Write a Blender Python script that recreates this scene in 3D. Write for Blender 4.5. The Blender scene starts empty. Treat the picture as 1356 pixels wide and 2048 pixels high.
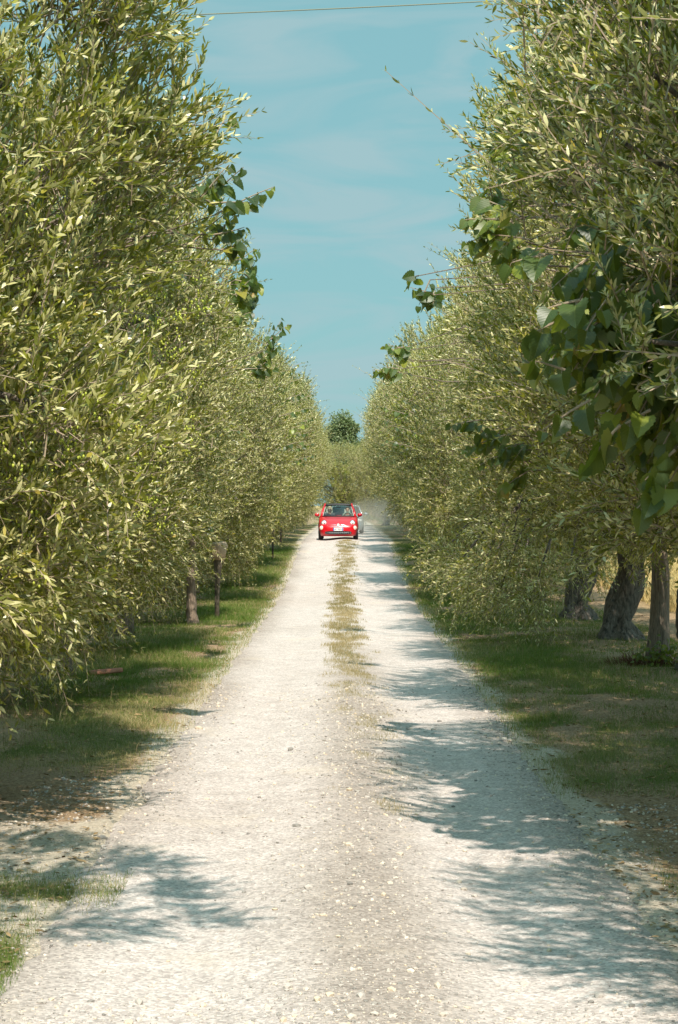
import bpy, bmesh, math, random
import numpy as np
from mathutils import Vector, Matrix
from mathutils.bvhtree import BVHTree

rnd = random.Random(7)
rng = np.random.default_rng(11)
R = math.radians
scene = bpy.context.scene
COL = scene.collection

# ------------------------------------------------------------------ camera, sky, sun, exposure
F = 3982.0            # focal length in photo pixels (70 mm on a 36 mm tall frame)
EYE = 2.35
cam_data = bpy.data.cameras.new('camera')
cam_data.sensor_fit = 'VERTICAL'
cam_data.sensor_width = 24
cam_data.sensor_height = 36
cam_data.lens = 70
cam_data.clip_start = 0.1
cam_data.clip_end = 4000
cam = bpy.data.objects.new('camera', cam_data)
COL.objects.link(cam)
cam.location = (0, 0, EYE)
cam.rotation_euler = (R(90) - math.atan(15 / F), 0, math.atan(12 / F))
scene.camera = cam

SUN_EL, SUN_AZ = 51.0, 10.0      # azimuth: degrees to the right of straight behind the camera
world = bpy.data.worlds.new('World')
scene.world = world
world.use_nodes = True
nt = world.node_tree
nt.nodes.clear()
wo = nt.nodes.new('ShaderNodeOutputWorld')
bg = nt.nodes.new('ShaderNodeBackground')
sky = nt.nodes.new('ShaderNodeTexSky')
sky.sky_type = 'NISHITA'
sky.sun_disc = False
sky.sun_elevation = R(SUN_EL)
sky.sun_rotation = R(180 - SUN_AZ)
sky.altitude = 50
sky.air_density = 1.0
sky.dust_density = 1.0
sky.ozone_density = 1.5
tc = nt.nodes.new('ShaderNodeTexCoord')
mp = nt.nodes.new('ShaderNodeMapping')
mp.inputs['Rotation'].default_value = (0, R(9), 0)
mp.inputs['Scale'].default_value = (7, 4.0, 34)
nz = nt.nodes.new('ShaderNodeTexNoise')
nz.inputs['Scale'].default_value = 1.0
nz.inputs['Detail'].default_value = 5
nz.inputs['Roughness'].default_value = 0.5
nz.inputs['Distortion'].default_value = 1.2
rp = nt.nodes.new('ShaderNodeValToRGB')
rp.color_ramp.elements[0].position = 0.42
rp.color_ramp.elements[0].color = (0, 0, 0, 1)
rp.color_ramp.elements[1].position = 0.62
rp.color_ramp.elements[1].color = (1, 1, 1, 1)
cl = nt.nodes.new('ShaderNodeMixRGB')
cl.inputs[2].default_value = (2.35, 3.35, 3.58, 1)
tint = nt.nodes.new('ShaderNodeMixRGB')
tint.blend_type = 'MULTIPLY'
tint.inputs[0].default_value = 1
tint.inputs[2].default_value = (0.95, 1.0, 0.86, 1)
mul = nt.nodes.new('ShaderNodeMath'); mul.operation = 'MULTIPLY'; mul.inputs[1].default_value = 0.7
nt.links.new(tc.outputs['Generated'], mp.inputs['Vector'])
nt.links.new(mp.outputs[0], nz.inputs['Vector'])
nt.links.new(nz.outputs['Fac'], rp.inputs[0])
nt.links.new(rp.outputs[0], mul.inputs[0])
nt.links.new(mul.outputs[0], cl.inputs[0])
nt.links.new(sky.outputs[0], tint.inputs[1])
air = nt.nodes.new('ShaderNodeMixRGB'); air.inputs[0].default_value = 0.88
air.inputs[2].default_value = (1.42, 3.0, 3.25, 1)
nt.links.new(tint.outputs[0], air.inputs[1])
nt.links.new(air.outputs[0], cl.inputs[1])
# glow added to the sky round the sun, out of view, to fill shadows
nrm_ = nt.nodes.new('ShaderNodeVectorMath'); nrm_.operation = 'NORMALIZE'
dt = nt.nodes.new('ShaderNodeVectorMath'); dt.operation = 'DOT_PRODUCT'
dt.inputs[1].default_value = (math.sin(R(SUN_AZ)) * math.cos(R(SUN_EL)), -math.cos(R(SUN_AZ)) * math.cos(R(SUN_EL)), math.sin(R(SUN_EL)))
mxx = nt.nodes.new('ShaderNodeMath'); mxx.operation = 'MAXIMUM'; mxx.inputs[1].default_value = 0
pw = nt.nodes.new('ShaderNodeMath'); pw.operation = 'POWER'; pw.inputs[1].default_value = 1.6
fill_add = nt.nodes.new('ShaderNodeMixRGB'); fill_add.blend_type = 'ADD'; fill_add.inputs[0].default_value = 1
fill_glow = nt.nodes.new('ShaderNodeMixRGB'); fill_glow.inputs[1].default_value = (0, 0, 0, 1); fill_glow.inputs[2].default_value = (3.9, 6.9, 7.9, 1)
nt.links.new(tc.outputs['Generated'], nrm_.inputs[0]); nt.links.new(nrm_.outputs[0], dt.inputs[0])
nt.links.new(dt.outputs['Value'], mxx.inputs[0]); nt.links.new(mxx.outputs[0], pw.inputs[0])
nt.links.new(pw.outputs[0], fill_glow.inputs[0])
nt.links.new(cl.outputs[0], fill_add.inputs[1]); nt.links.new(fill_glow.outputs[0], fill_add.inputs[2])
nt.links.new(fill_add.outputs[0], bg.inputs['Color'])
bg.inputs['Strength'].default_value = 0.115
nt.links.new(bg.outputs[0], wo.inputs['Surface'])

sd = bpy.data.lights.new('sun', 'SUN')
sd.energy = 4.6
sd.angle = R(0.53)
sd.color = (1.0, 0.90, 0.80)
so = bpy.data.objects.new('sun', sd)
COL.objects.link(so)
sdir = Vector((math.sin(R(SUN_AZ)) * math.cos(R(SUN_EL)), -math.cos(R(SUN_AZ)) * math.cos(R(SUN_EL)), math.sin(R(SUN_EL))))
so.rotation_euler = sdir.to_track_quat('Z', 'Y').to_euler()
so.location = (20, -30, 40)

scene.view_settings.view_transform = 'Standard'
scene.view_settings.look = 'None'
scene.view_settings.exposure = 0.56
scene.view_settings.gamma = 1
scene.render.engine = 'CYCLES'
scene.cycles.max_bounces = 6
scene.cycles.diffuse_bounces = 3
scene.cycles.transmission_bounces = 4
scene.cycles.transparent_max_bounces = 6
scene.cycles.volume_bounces = 1
scene.cycles.volume_step_rate = 2.0

# ------------------------------------------------------------------ helpers
def P(px, py, Y):
    """world point seen at photo pixel (px, py) at depth Y"""
    return np.array([(px - 690) / F * Y, Y, EYE - (py - 1009) / F * Y])

def tag(o, label=None, cat=None, group=None, kind=None):
    if label: o['label'] = label
    if cat: o['category'] = cat
    if group: o['group'] = group
    if kind: o['kind'] = kind
    return o

def empty(name, loc, rz=0):
    o = bpy.data.objects.new(name, None)
    o.empty_display_size = 0.3
    COL.objects.link(o)
    o.location = loc
    o.rotation_euler = (0, 0, rz)
    return o

def link(name, me, parent=None):
    o = bpy.data.objects.new(name, me)
    COL.objects.link(o)
    if parent: o.parent = parent
    return o

def np_mesh(name, verts, quads=None, tris=None, mats=(), midx=None, smooth=False, attr=None):
    """mesh from numpy arrays; attr: dict name -> per-vertex floats"""
    me = bpy.data.meshes.new(name)
    verts = np.asarray(verts, dtype=np.float32).reshape(-1, 3)
    nq = 0 if quads is None else len(quads)
    ntr = 0 if tris is None else len(tris)
    me.vertices.add(len(verts))
    me.vertices.foreach_set('co', verts.ravel())
    loops = []
    if nq: loops.append(np.asarray(quads, dtype=np.int32).ravel())
    if ntr: loops.append(np.asarray(tris, dtype=np.int32).ravel())
    lo = np.concatenate(loops)
    me.loops.add(len(lo))
    me.loops.foreach_set('vertex_index', lo)
    tot = np.concatenate([np.full(nq, 4, np.int32), np.full(ntr, 3, np.int32)])
    st = np.concatenate([[0], np.cumsum(tot)[:-1]]).astype(np.int32)
    me.polygons.add(nq + ntr)
    me.polygons.foreach_set('loop_start', st)
    me.polygons.foreach_set('loop_total', tot)
    if midx is not None:
        me.polygons.foreach_set('material_index', np.asarray(midx, dtype=np.int32))
    me.polygons.foreach_set('use_smooth', np.full(nq + ntr, smooth, dtype=bool))
    for m in mats: me.materials.append(m)
    if attr:
        for k, v in attr.items():
            a = me.attributes.new(k, 'FLOAT', 'POINT')
            a.data.foreach_set('value', np.asarray(v, dtype=np.float32))
    me.update(calc_edges=True)
    return me

def norm(v):
    return v / np.maximum(np.linalg.norm(v, axis=-1, keepdims=True), 1e-9)

def new_mat(name):
    m = bpy.data.materials.new(name)
    m.use_nodes = True
    m.node_tree.nodes.clear()
    return m, m.node_tree.nodes, m.node_tree.links

def simple_mat(name, col, rough=0.5, metal=0.0, noise=0.0, scale=20, bump=0.0, trans=0, coat=0, spec=0.5, ior=1.45):
    m, n, l = new_mat(name)
    out = n.new('ShaderNodeOutputMaterial'); b = n.new('ShaderNodeBsdfPrincipled')
    b.inputs['Base Color'].default_value = (*col, 1)
    b.inputs['Roughness'].default_value = rough
    b.inputs['Metallic'].default_value = metal
    b.inputs['Transmission Weight'].default_value = trans
    b.inputs['Coat Weight'].default_value = coat
    b.inputs['Coat Roughness'].default_value = 0.05
    b.inputs['Specular IOR Level'].default_value = spec
    b.inputs['IOR'].default_value = ior
    l.new(b.outputs[0], out.inputs[0])
    if noise or bump:
        t = n.new('ShaderNodeTexCoord'); z = n.new('ShaderNodeTexNoise')
        z.inputs['Scale'].default_value = scale; z.inputs['Detail'].default_value = 6
        l.new(t.outputs['Object'], z.inputs['Vector'])
        if noise:
            mx = n.new('ShaderNodeMixRGB')
            mx.inputs[1].default_value = (*[c * (1 - noise) for c in col], 1)
            mx.inputs[2].default_value = (*[min(1, c * (1 + noise)) for c in col], 1)
            l.new(z.outputs['Fac'], mx.inputs[0]); l.new(mx.outputs[0], b.inputs['Base Color'])
        if bump:
            bp = n.new('ShaderNodeBump'); bp.inputs['Strength'].default_value = bump
            bp.inputs['Distance'].default_value = 0.02
            l.new(z.outputs['Fac'], bp.inputs['Height']); l.new(bp.outputs[0], b.inputs['Normal'])
    return m

def leaf_mat(name, front, back, trans, rough=0.42, transw=0.25, spec=0.5, veins=False, tree_var=None):
    """front/back: lists of (pos, colour) over the leaf's own random value"""
    m, n, l = new_mat(name)
    out = n.new('ShaderNodeOutputMaterial'); b = n.new('ShaderNodeBsdfPrincipled')
    at = n.new('ShaderNodeAttribute'); at.attribute_name = 'rnd'
    geo = n.new('ShaderNodeNewGeometry')
    def ramp(st):
        r = n.new('ShaderNodeValToRGB')
        e = r.color_ramp.elements
        e[0].position, e[0].color = st[0][0], (*st[0][1], 1)
        e[1].position, e[1].color = st[-1][0], (*st[-1][1], 1)
        for p_, c in st[1:-1]:
            x = e.new(p_); x.color = (*c, 1)
        l.new(at.outputs['Fac'], r.inputs[0])
        return r
    rf, rb = ramp(front), ramp(back)
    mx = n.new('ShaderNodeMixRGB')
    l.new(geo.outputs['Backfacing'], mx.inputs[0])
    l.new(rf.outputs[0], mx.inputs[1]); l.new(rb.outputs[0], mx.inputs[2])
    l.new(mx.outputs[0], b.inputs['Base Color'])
    if tree_var:     # each tree its own shade
        oi = n.new('ShaderNodeObjectInfo'); tv_ = n.new('ShaderNodeMixRGB'); tv_.inputs[2].default_value = (*tree_var, 1)
        tm_ = n.new('ShaderNodeMath'); tm_.operation = 'MULTIPLY'; tm_.inputs[1].default_value = .30
        l.new(oi.outputs['Random'], tm_.inputs[0]); l.new(tm_.outputs[0], tv_.inputs[0]); l.new(mx.outputs[0], tv_.inputs[1])
        l.new(tv_.outputs[0], b.inputs['Base Color'])
    b.inputs['Roughness'].default_value = rough
    b.inputs['Specular IOR Level'].default_value = spec
    tr = n.new('ShaderNodeBsdfTranslucent'); tr.inputs[0].default_value = (*trans, 1)
    ms = n.new('ShaderNodeMixShader'); ms.inputs[0].default_value = transw
    l.new(b.outputs[0], ms.inputs[1]); l.new(tr.outputs[0], ms.inputs[2])
    if veins:
        au = n.new('ShaderNodeAttribute'); au.attribute_name = 'lu'
        av = n.new('ShaderNodeAttribute'); av.attribute_name = 'lv'
        def mth(op, a, b_=None, c=None):
            x = n.new('ShaderNodeMath'); x.operation = op
            for i, q in enumerate((a, b_, c)):
                if q is None: continue
                if isinstance(q, (int, float)): x.inputs[i].default_value = q
                else: l.new(q, x.inputs[i])
            return x.outputs[0]
        ab = mth('ABSOLUTE', av.outputs['Fac'])
        ph = mth('SUBTRACT', mth('MULTIPLY', au.outputs['Fac'], 6.5), mth('MULTIPLY', ab, 6.5))
        fr = mth('ABSOLUTE', mth('SUBTRACT', mth('FRACT', ph), .5))
        side = mth('LESS_THAN', fr, .045)
        midr = mth('LESS_THAN', ab, .014)
        vn = mth('MAXIMUM', side, midr)
        vc = n.new('ShaderNodeMixRGB'); vc.inputs[2].default_value = (.22, .26, .08, 1)
        l.new(mth('MULTIPLY', vn, .28), vc.inputs[0]); l.new(mx.outputs[0], vc.inputs[1]); l.new(vc.outputs[0], b.inputs['Base Color'])
        bp = n.new('ShaderNodeBump'); bp.inputs['Strength'].default_value = .2; bp.inputs['Distance'].default_value = .004
        l.new(fr, bp.inputs['Height']); l.new(bp.outputs[0], b.inputs['Normal'])
    l.new(ms.outputs[0], out.inputs[0])
    return m

def bark_mat(name, c1, c2, sx=6, sz=1.0, bump=0.6):
    m, n, l = new_mat(name)
    out = n.new('ShaderNodeOutputMaterial'); b = n.new('ShaderNodeBsdfPrincipled')
    t = n.new('ShaderNodeTexCoord'); mp_ = n.new('ShaderNodeMapping')
    mp_.inputs['Scale'].default_value = (sx, sx, sz)
    z = n.new('ShaderNodeTexNoise'); z.inputs['Scale'].default_value = 4; z.inputs['Detail'].default_value = 8
    z.inputs['Roughness'].default_value = 0.65; z.inputs['Distortion'].default_value = 0.6
    l.new(t.outputs['Object'], mp_.inputs[0]); l.new(mp_.outputs[0], z.inputs['Vector'])
    r = n.new('ShaderNodeValToRGB')
    r.color_ramp.elements[0].position = 0.35; r.color_ramp.elements[0].color = (*c1, 1)
    r.color_ramp.elements[1].position = 0.65; r.color_ramp.elements[1].color = (*c2, 1)
    l.new(z.outputs['Fac'], r.inputs[0]); l.new(r.outputs[0], b.inputs['Base Color'])
    b.inputs['Roughness'].default_value = 0.9
    bp = n.new('ShaderNodeBump'); bp.inputs['Strength'].default_value = bump; bp.inputs['Distance'].default_value = 0.05
    l.new(z.outputs['Fac'], bp.inputs['Height']); l.new(bp.outputs[0], b.inputs['Normal'])
    l.new(b.outputs[0], out.inputs[0])
    return m

M = {}
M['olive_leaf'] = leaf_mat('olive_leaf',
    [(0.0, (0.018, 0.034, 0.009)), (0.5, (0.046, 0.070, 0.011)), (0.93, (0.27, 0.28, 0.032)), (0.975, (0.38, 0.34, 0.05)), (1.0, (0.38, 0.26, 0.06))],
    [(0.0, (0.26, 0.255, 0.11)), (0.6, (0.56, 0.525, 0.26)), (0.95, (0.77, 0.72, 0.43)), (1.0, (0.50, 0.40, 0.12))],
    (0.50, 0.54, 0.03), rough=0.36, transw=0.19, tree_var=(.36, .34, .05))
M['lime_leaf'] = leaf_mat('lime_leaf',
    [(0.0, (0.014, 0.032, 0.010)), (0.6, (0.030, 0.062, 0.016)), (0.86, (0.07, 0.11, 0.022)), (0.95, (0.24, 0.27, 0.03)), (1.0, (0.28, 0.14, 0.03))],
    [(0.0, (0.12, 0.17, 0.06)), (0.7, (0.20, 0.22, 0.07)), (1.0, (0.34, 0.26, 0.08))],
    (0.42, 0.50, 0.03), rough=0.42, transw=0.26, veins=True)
M['far_leaf'] = leaf_mat('broad_leaf',
    [(0.0, (0.075, 0.11, 0.045)), (1.0, (0.20, 0.24, 0.10))],
    [(0.0, (0.08, 0.12, 0.05)), (1.0, (0.15, 0.18, 0.07))],
    (0.2, 0.3, 0.05), rough=0.5, transw=0.2)
M['twig'] = simple_mat('olive_twig', (0.30, 0.235, 0.165), 0.85, noise=0.35, scale=8)
M['olive_bark'] = bark_mat('olive_bark', (0.035, 0.028, 0.022), (0.21, 0.175, 0.14), 5, 1.6, 0.9)
M['lime_bark'] = bark_mat('lime_bark', (0.11, 0.08, 0.055), (0.34, 0.26, 0.19), 16, 1.3, 0.8)
M['fruit'] = simple_mat('green_olive', (0.40, 0.45, 0.06), 0.45, noise=0.25, scale=3)

# ------------------------------------------------------------------ ground profile
def zg(Y):
    t = np.clip((np.asarray(Y, float) - 48) / 34.0, 0, 1)
    return .95 * t * t * (3 - 2 * t)

def vnoise(x, y, seed=0):
    """cheap smooth noise, about -1..1"""
    r = np.random.default_rng(seed)
    s = 0
    for _ in range(7):
        a = r.uniform(0, 2 * math.pi); f = r.uniform(0.6, 1.7); ph = r.uniform(0, 6.28)
        s = s + np.sin((x * math.cos(a) + y * math.sin(a)) * f * 2 + ph + 1.3 * np.sin((x * math.sin(a) - y * math.cos(a)) * f * 1.3 + ph * 2))
    return s / 4.0

# ------------------------------------------------------------------ foliage engine
OL = np.array([[0, 0, 0], [.34, -.5, .03], [.34, .5, .03], [.70, -.38, .02], [.70, .38, .02], [1, 0, -.05]], dtype=np.float32)
OLQ = np.array([[1, 2, 4, 3]]); OLT = np.array([[0, 2, 1], [3, 4, 5]])

def lime_template(n=14, teeth=True):
    us = np.linspace(0, 1, n)
    vs, q = [], []
    for i, u in enumerate(us):
        w = 0.50 * (max(0.0, math.sin(math.pi * (u * 0.93 + 0.07) ** 0.72))) ** 0.8 if i < n - 1 else 0
        if i == 0: w = 0.12
        if teeth and 0 < i < n - 1: w *= 1.08 if i % 2 else 0.93
        back = 0.16 * math.exp(-u * 5) * (w > 0.05)
        if i == 0: back = 0.0
        cup = 0.20
        vs += [[u, 0, 0], [u - back, w, cup * w * 2 - 0.28 * u * u], [u - back, -w, cup * w * 2 - 0.28 * u * u]]
        vs[-3][2] = -0.28 * u * u
        if i:
            a, b = 3 * (i - 1), 3 * i
            q += [[a, b, b + 1, a + 1], [b, a, a + 2, b + 2]]
    return np.array(vs, dtype=np.float32), np.array(q)
LH, LHQ = lime_template(14)
LL, LLQ = lime_template(6, False)

def place_leaves(tv, tq, tt, pos, ldir, nrm, length, width, rn):
    ldir = norm(ldir)
    nrm = norm(nrm - (nrm * ldir).sum(1, keepdims=True) * ldir)
    side = np.cross(nrm, ldir)
    V = (pos[:, None, :] + tv[None, :, 0:1] * (ldir * length[:, None])[:, None, :]
         + tv[None, :, 1:2] * (side * width[:, None])[:, None, :]
         + tv[None, :, 2:3] * (nrm * length[:, None])[:, None, :])
    k = len(tv); off = (np.arange(len(pos)) * k)[:, None, None]
    Q = (tq[None] + off).reshape(-1, 4) if tq is not None else np.zeros((0, 4), int)
    T = (tt[None] + off).reshape(-1, 3) if tt is not None else np.zeros((0, 3), int)
    return V.reshape(-1, 3), Q, T, np.repeat(rn, k)

def leaf_uv(tv, n):
    return np.tile(tv[:, :2], (n, 1))

class Bag:
    """collects leaves, twigs and fruit of one crown"""
    def __init__(s): s.V, s.Q, s.T, s.A, s.mq, s.mt, s.U, s.n = [], [], [], [], [], [], [], 0
    def add(s, V, Q, T, A, mi, U=None):
        s.U.append(U if U is not None else np.zeros((len(V), 2)))
        s.V.append(V.astype(np.float32)); s.A.append(A)
        if Q is not None and len(Q): s.Q.append(Q + s.n); s.mq.append(np.full(len(Q), mi))
        if T is not None and len(T): s.T.append(T + s.n); s.mt.append(np.full(len(T), mi))
        s.n += len(V)
    def mesh(s, name, mats, smooth=False):
        Q = np.concatenate(s.Q) if s.Q else None; T = np.concatenate(s.T) if s.T else None
        mi = np.concatenate((s.mq if s.Q else []) + (s.mt if s.T else []))
        U = np.concatenate(s.U); at = {'rnd': np.concatenate(s.A)}
        if U.any(): at['lu'] = U[:, 0]; at['lv'] = U[:, 1]
        return np_mesh(name, np.concatenate(s.V), Q, T, mats, mi, smooth, at)
    def curves(s, pts, rad, mi, sides=3):
        """pts (N,K,3), rad (N,K): tubes"""
        N, K, _ = pts.shape
        tan = np.gradient(pts, axis=1); tan = norm(tan)
        ref = np.where(np.abs(tan[..., 2:3]) > 0.9, np.array([1.0, 0, 0]), np.array([0, 0, 1.0]))
        u = norm(np.cross(tan, ref)); v = np.cross(tan, u)
        a = np.arange(sides) * 2 * math.pi / sides
        ring = pts[:, :, None, :] + rad[:, :, None, None] * (np.cos(a)[None, None, :, None] * u[:, :, None, :] + np.sin(a)[None, None, :, None] * v[:, :, None, :])
        V = ring.reshape(-1, 3)
        idx = np.arange(N * K * sides).reshape(N, K, sides)
        q = np.stack([idx[:, :-1, :], np.roll(idx, -1, 2)[:, :-1, :], np.roll(idx, -1, 2)[:, 1:, :], idx[:, 1:, :]], -1).reshape(-1, 4)
        s.add(V, q, None, np.full(len(V), .5), mi)

def olive_shoots(bag, base, D, L, leaf_len, rg, droop, pairs=14, wr=0.24):
    """base, D (N,3), L (N,), droop (N,) sideways sag (+ down, - up)"""
    N = len(base)
    D = norm(D)
    bend = np.zeros((N, 3)); bend[:, 2] = -droop
    bend[:, :2] += rg.normal(0, .10, (N, 2))
    def at(t):  # t (N,k)
        return base[:, None, :] + (D * L[:, None])[:, None, :] * t[..., None] + (bend * L[:, None])[:, None, :] * (t[..., None] ** 2)
    def tang(t):
        return norm(D[:, None, :] + 2 * bend[:, None, :] * t[..., None])
    K = 4
    tt = np.tile(np.linspace(0, 1, K), (N, 1))
    rad = np.outer(0.0018 + 0.0042 * np.clip(L / .6, .5, 1.6), np.linspace(1, .25, K))
    bag.curves(at(tt), rad, 1)
    t = np.linspace(0.10, 1.0, pairs)[None, :] + rg.uniform(-.02, .02, (N, pairs))
    p = at(t); d = tang(t)
    ref = norm(rg.normal(0, 1, (N, 1, 3)))
    u = norm(np.cross(d, np.broadcast_to(ref, d.shape))); v = np.cross(d, u)
    ph = (np.arange(pairs) * math.pi / 2)[None, :, None] + rg.normal(0, .35, (N, pairs, 1))
    for sgn in (0, math.pi):
        sd_ = np.cos(ph + sgn) * u + np.sin(ph + sgn) * v
        ang = rg.normal(0.66, .22, (N, pairs, 1))
        ld = d * np.cos(ang) + sd_ * np.sin(ang)
        ld[..., 2] += 0.16
        nn = d + rg.normal(0, .35, ld.shape)
        nn[..., 2] += 0.25
        nn = nn * np.where(rg.random((N, pairs, 1)) < .38, -1, 1)
        keep = rg.random((N, pairs)) < .93
        sz = leaf_len * (0.62 + .45 * np.sin(math.pi * np.clip(t, 0, 1) * .8 + .35)) * rg.uniform(.72, 1.16, (N, pairs))
        kp = keep.ravel()
        n_ = int(kp.sum())
        V, Q, T, A = place_leaves(OL, OLQ, OLT, p.reshape(-1, 3)[kp], ld.reshape(-1, 3)[kp], nn.reshape(-1, 3)[kp], sz.ravel()[kp],
                                  sz.ravel()[kp] * wr * rg.uniform(.8, 1.25, n_), rg.random(n_))
        bag.add(V, Q, T, A, 0)

def profile(h, zmin=0.5, zmax=7.0):
    """crown radius factor by height"""
    t = np.clip((h - zmin) / (zmax - zmin), 0, 1)
    return np.interp(t, [0, .08, .22, .45, .7, .85, .94, 1], [.40, .64, .82, .95, 1.0, .92, .64, .18])

ICO_V, ICO_F = None, None
def ico():
    global ICO_V, ICO_F
    if ICO_V is None:
        bm = bmesh.new(); bmesh.ops.create_icosphere(bm, subdivisions=1, radius=1)
        ICO_V = np.array([v.co[:] for v in bm.verts]); ICO_F = np.array([[v.index for v in f.verts] for f in bm.faces]); bm.free()
    return ICO_V, ICO_F

def olive_crown(seed, Rad=3.1, zmin=0.5, zmax=7.0, nlobes=70, shoots=7000, leaf_len=.09, face=-40, spread=85, back=.35,
                shoot_len=.42, extra=(), keep=None, longs=.06):
    """face: direction (deg) the dense side looks in; returns bag, lobe centres"""
    rg = np.random.default_rng(seed)
    lob = []
    tries = 0
    while len(lob) < nlobes and tries < 6000:
        tries += 1
        ang = rg.normal(face, spread) if rg.random() > back else rg.uniform(-180, 180)
        h = rg.uniform(zmin + .5, zmax - .4)
        r = rg.uniform(.65, 1.15)
        rr = Rad * profile(h, zmin, zmax) * rg.uniform(.90, 1.04) - r * .75
        if rg.random() < .16: rr *= rg.uniform(.1, .7)
        c = np.array([math.cos(R(ang)) * rr, math.sin(R(ang)) * rr, h])
        if any(np.linalg.norm(c - l[0]) < .45 * (r + l[1]) * .9 for l in lob): continue
        lob.append((c, r))
    for e in extra: lob.append((np.array(e[:3], float), e[3]))
    C = np.array([l[0] for l in lob]); Rr = np.array([l[1] for l in lob])
    w = Rr ** 2; w = w / w.sum()
    li = rg.choice(len(lob), shoots, p=w)
    v = norm(rg.normal(0, 1, (shoots, 3)))
    rad_out = C[li].copy(); rad_out[:, 2] = (C[li][:, 2] - (zmin + zmax) * .45) * .6
    rad_out = norm(rad_out)
    v = norm(v + rad_out * .65)
    dist = Rr[li] * (1 - rg.random(shoots) ** 1.6 * .65)
    base = C[li] + v * dist[:, None] * np.array([1, 1, .92])
    low = np.clip((2.6 - base[:, 2]) / 2.2, 0, 1)
    D = v * .7 + rad_out * .35 + rg.normal(0, .42, (shoots, 3))
    D[:, 2] += .72 * (1 - low) - .35 * low
    L = shoot_len * rg.uniform(.6, 1.25, shoots)
    lg = (rg.random(shoots) < longs) & (base[:, 2] > 3.0)
    L[lg] *= rg.uniform(1.4, 2.3, lg.sum())
    droop = rg.normal(.12, .16, shoots) + .35 * low
    base = base - norm(D) * (L * .45)[:, None]
    # looser and denser patches, with dark hollows between them
    q = np.zeros(shoots)
    for _ in range(6):
        kv = norm(rg.normal(0, 1, 3)) * rg.uniform(2.2, 5.0); q += np.sin(base @ kv + rg.uniform(0, 6.28))
    outer = dist / Rr[li] > .62
    drop = outer & (q < -.9) & (rg.random(shoots) < .8)
    kk = ~drop
    base, D, L, droop, li = base[kk], D[kk], L[kk], droop[kk], li[kk]
    if keep is not None:
        k = keep(base)
        base, D, L, droop, li = base[k], D[k], L[k], droop[k], li[k]
    bag = Bag()
    olive_shoots(bag, base, D, L, leaf_len, rg, droop)
    # branchlets from the heart of each lobe to some of its shoots
    sel = (rg.random(len(base)) < .16) & (base[:, 2] > 2.6) & (C[li][:, 2] > 2.4)
    A0 = C[li[sel]] + rg.normal(0, .12, (sel.sum(), 3)); B0 = base[sel]
    t = np.linspace(0, 1, 4)[None, :, None]
    mid = rg.normal(0, .12, (len(A0), 1, 3))
    pts = A0[:, None] * (1 - t) + B0[:, None] * t + mid * np.sin(t * math.pi)
    bag.curves(pts, np.outer(rg.uniform(.005, .009, len(A0)), [.3, .9, .7, .4]), 1)
    return bag, C, Rr, base

def fruit_mesh(seed, base, n, spot=None, r=.011):
    """clusters of small green olives hanging among the leaves"""
    rg = np.random.default_rng(seed)
    v, f = ico()
    if spot is not None:
        d = np.min([np.linalg.norm(base - np.array(s_[:3]), axis=1) / s_[3] for s_ in spot], axis=0)
        cand = base[d < 1]
    else: cand = base
    c = cand[rg.integers(0, len(cand), max(1, n // 5))]
    c = np.repeat(c, 5, 0)[:n] + rg.normal(0, .05, (min(n, len(c) * 5), 3)) + np.array([0, 0, -.03])
    s_ = rg.uniform(.8, 1.25, (len(c), 1, 1)) * r
    V = c[:, None, :] + v[None] * s_ * np.array([.85, .85, 1.25])
    T = (f[None] + (np.arange(len(c)) * len(v))[:, None, None]).reshape(-1, 3)
    return np_mesh('olives', V.reshape(-1, 3), None, T, [M['fruit']], smooth=True)

def tube_bm(bm, pts, radii, sides=10, jit=0.0, rg=None, cap=True, mat=0, lob=0.0):
    """tapered tube through pts"""
    pts = [Vector(p) for p in pts]
    rings = []
    for i, p in enumerate(pts):
        t = (pts[min(i + 1, len(pts) - 1)] - pts[max(i - 1, 0)]).normalized()
        ref = Vector((0, 1, 0)) if abs(t.y) < .9 else Vector((1, 0, 0))
        u = t.cross(ref).normalized(); w = t.cross(u)
        ring = []
        for k in range(sides):
            a = 2 * math.pi * k / sides
            rr = radii[i] * (1 + (lob * math.sin(3 * a + i * .35) + lob * .6 * math.sin(5 * a - i * .5)) + (rg.uniform(-jit, jit) if rg else 0))
            ring.append(bm.verts.new(p + u * math.cos(a) * rr + w * math.sin(a) * rr))
        rings.append(ring)
    for a, b in zip(rings[:-1], rings[1:]):
        for k in range(sides):
            f = bm.faces.new((a[k], a[(k + 1) % sides], b[(k + 1) % sides], b[k])); f.material_index = mat; f.smooth = True
    if cap:
        for r_ in (rings[0][::-1], rings[-1]):
            f = bm.faces.new(r_); f.material_index = mat
    return rings

def bm_obj(name, bm, mats, parent=None, loc=None, smooth=None):
    bmesh.ops.recalc_face_normals(bm, faces=bm.faces)
    me = bpy.data.meshes.new(name); bm.to_mesh(me); bm.free()
    for m in (mats if isinstance(mats, (list, tuple)) else [mats]): me.materials.append(m)
    if smooth is not None:
        for p in me.polygons: p.use_smooth = smooth
    o = link(name, me, parent)
    if loc is not None: o.location = loc
    return o

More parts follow.
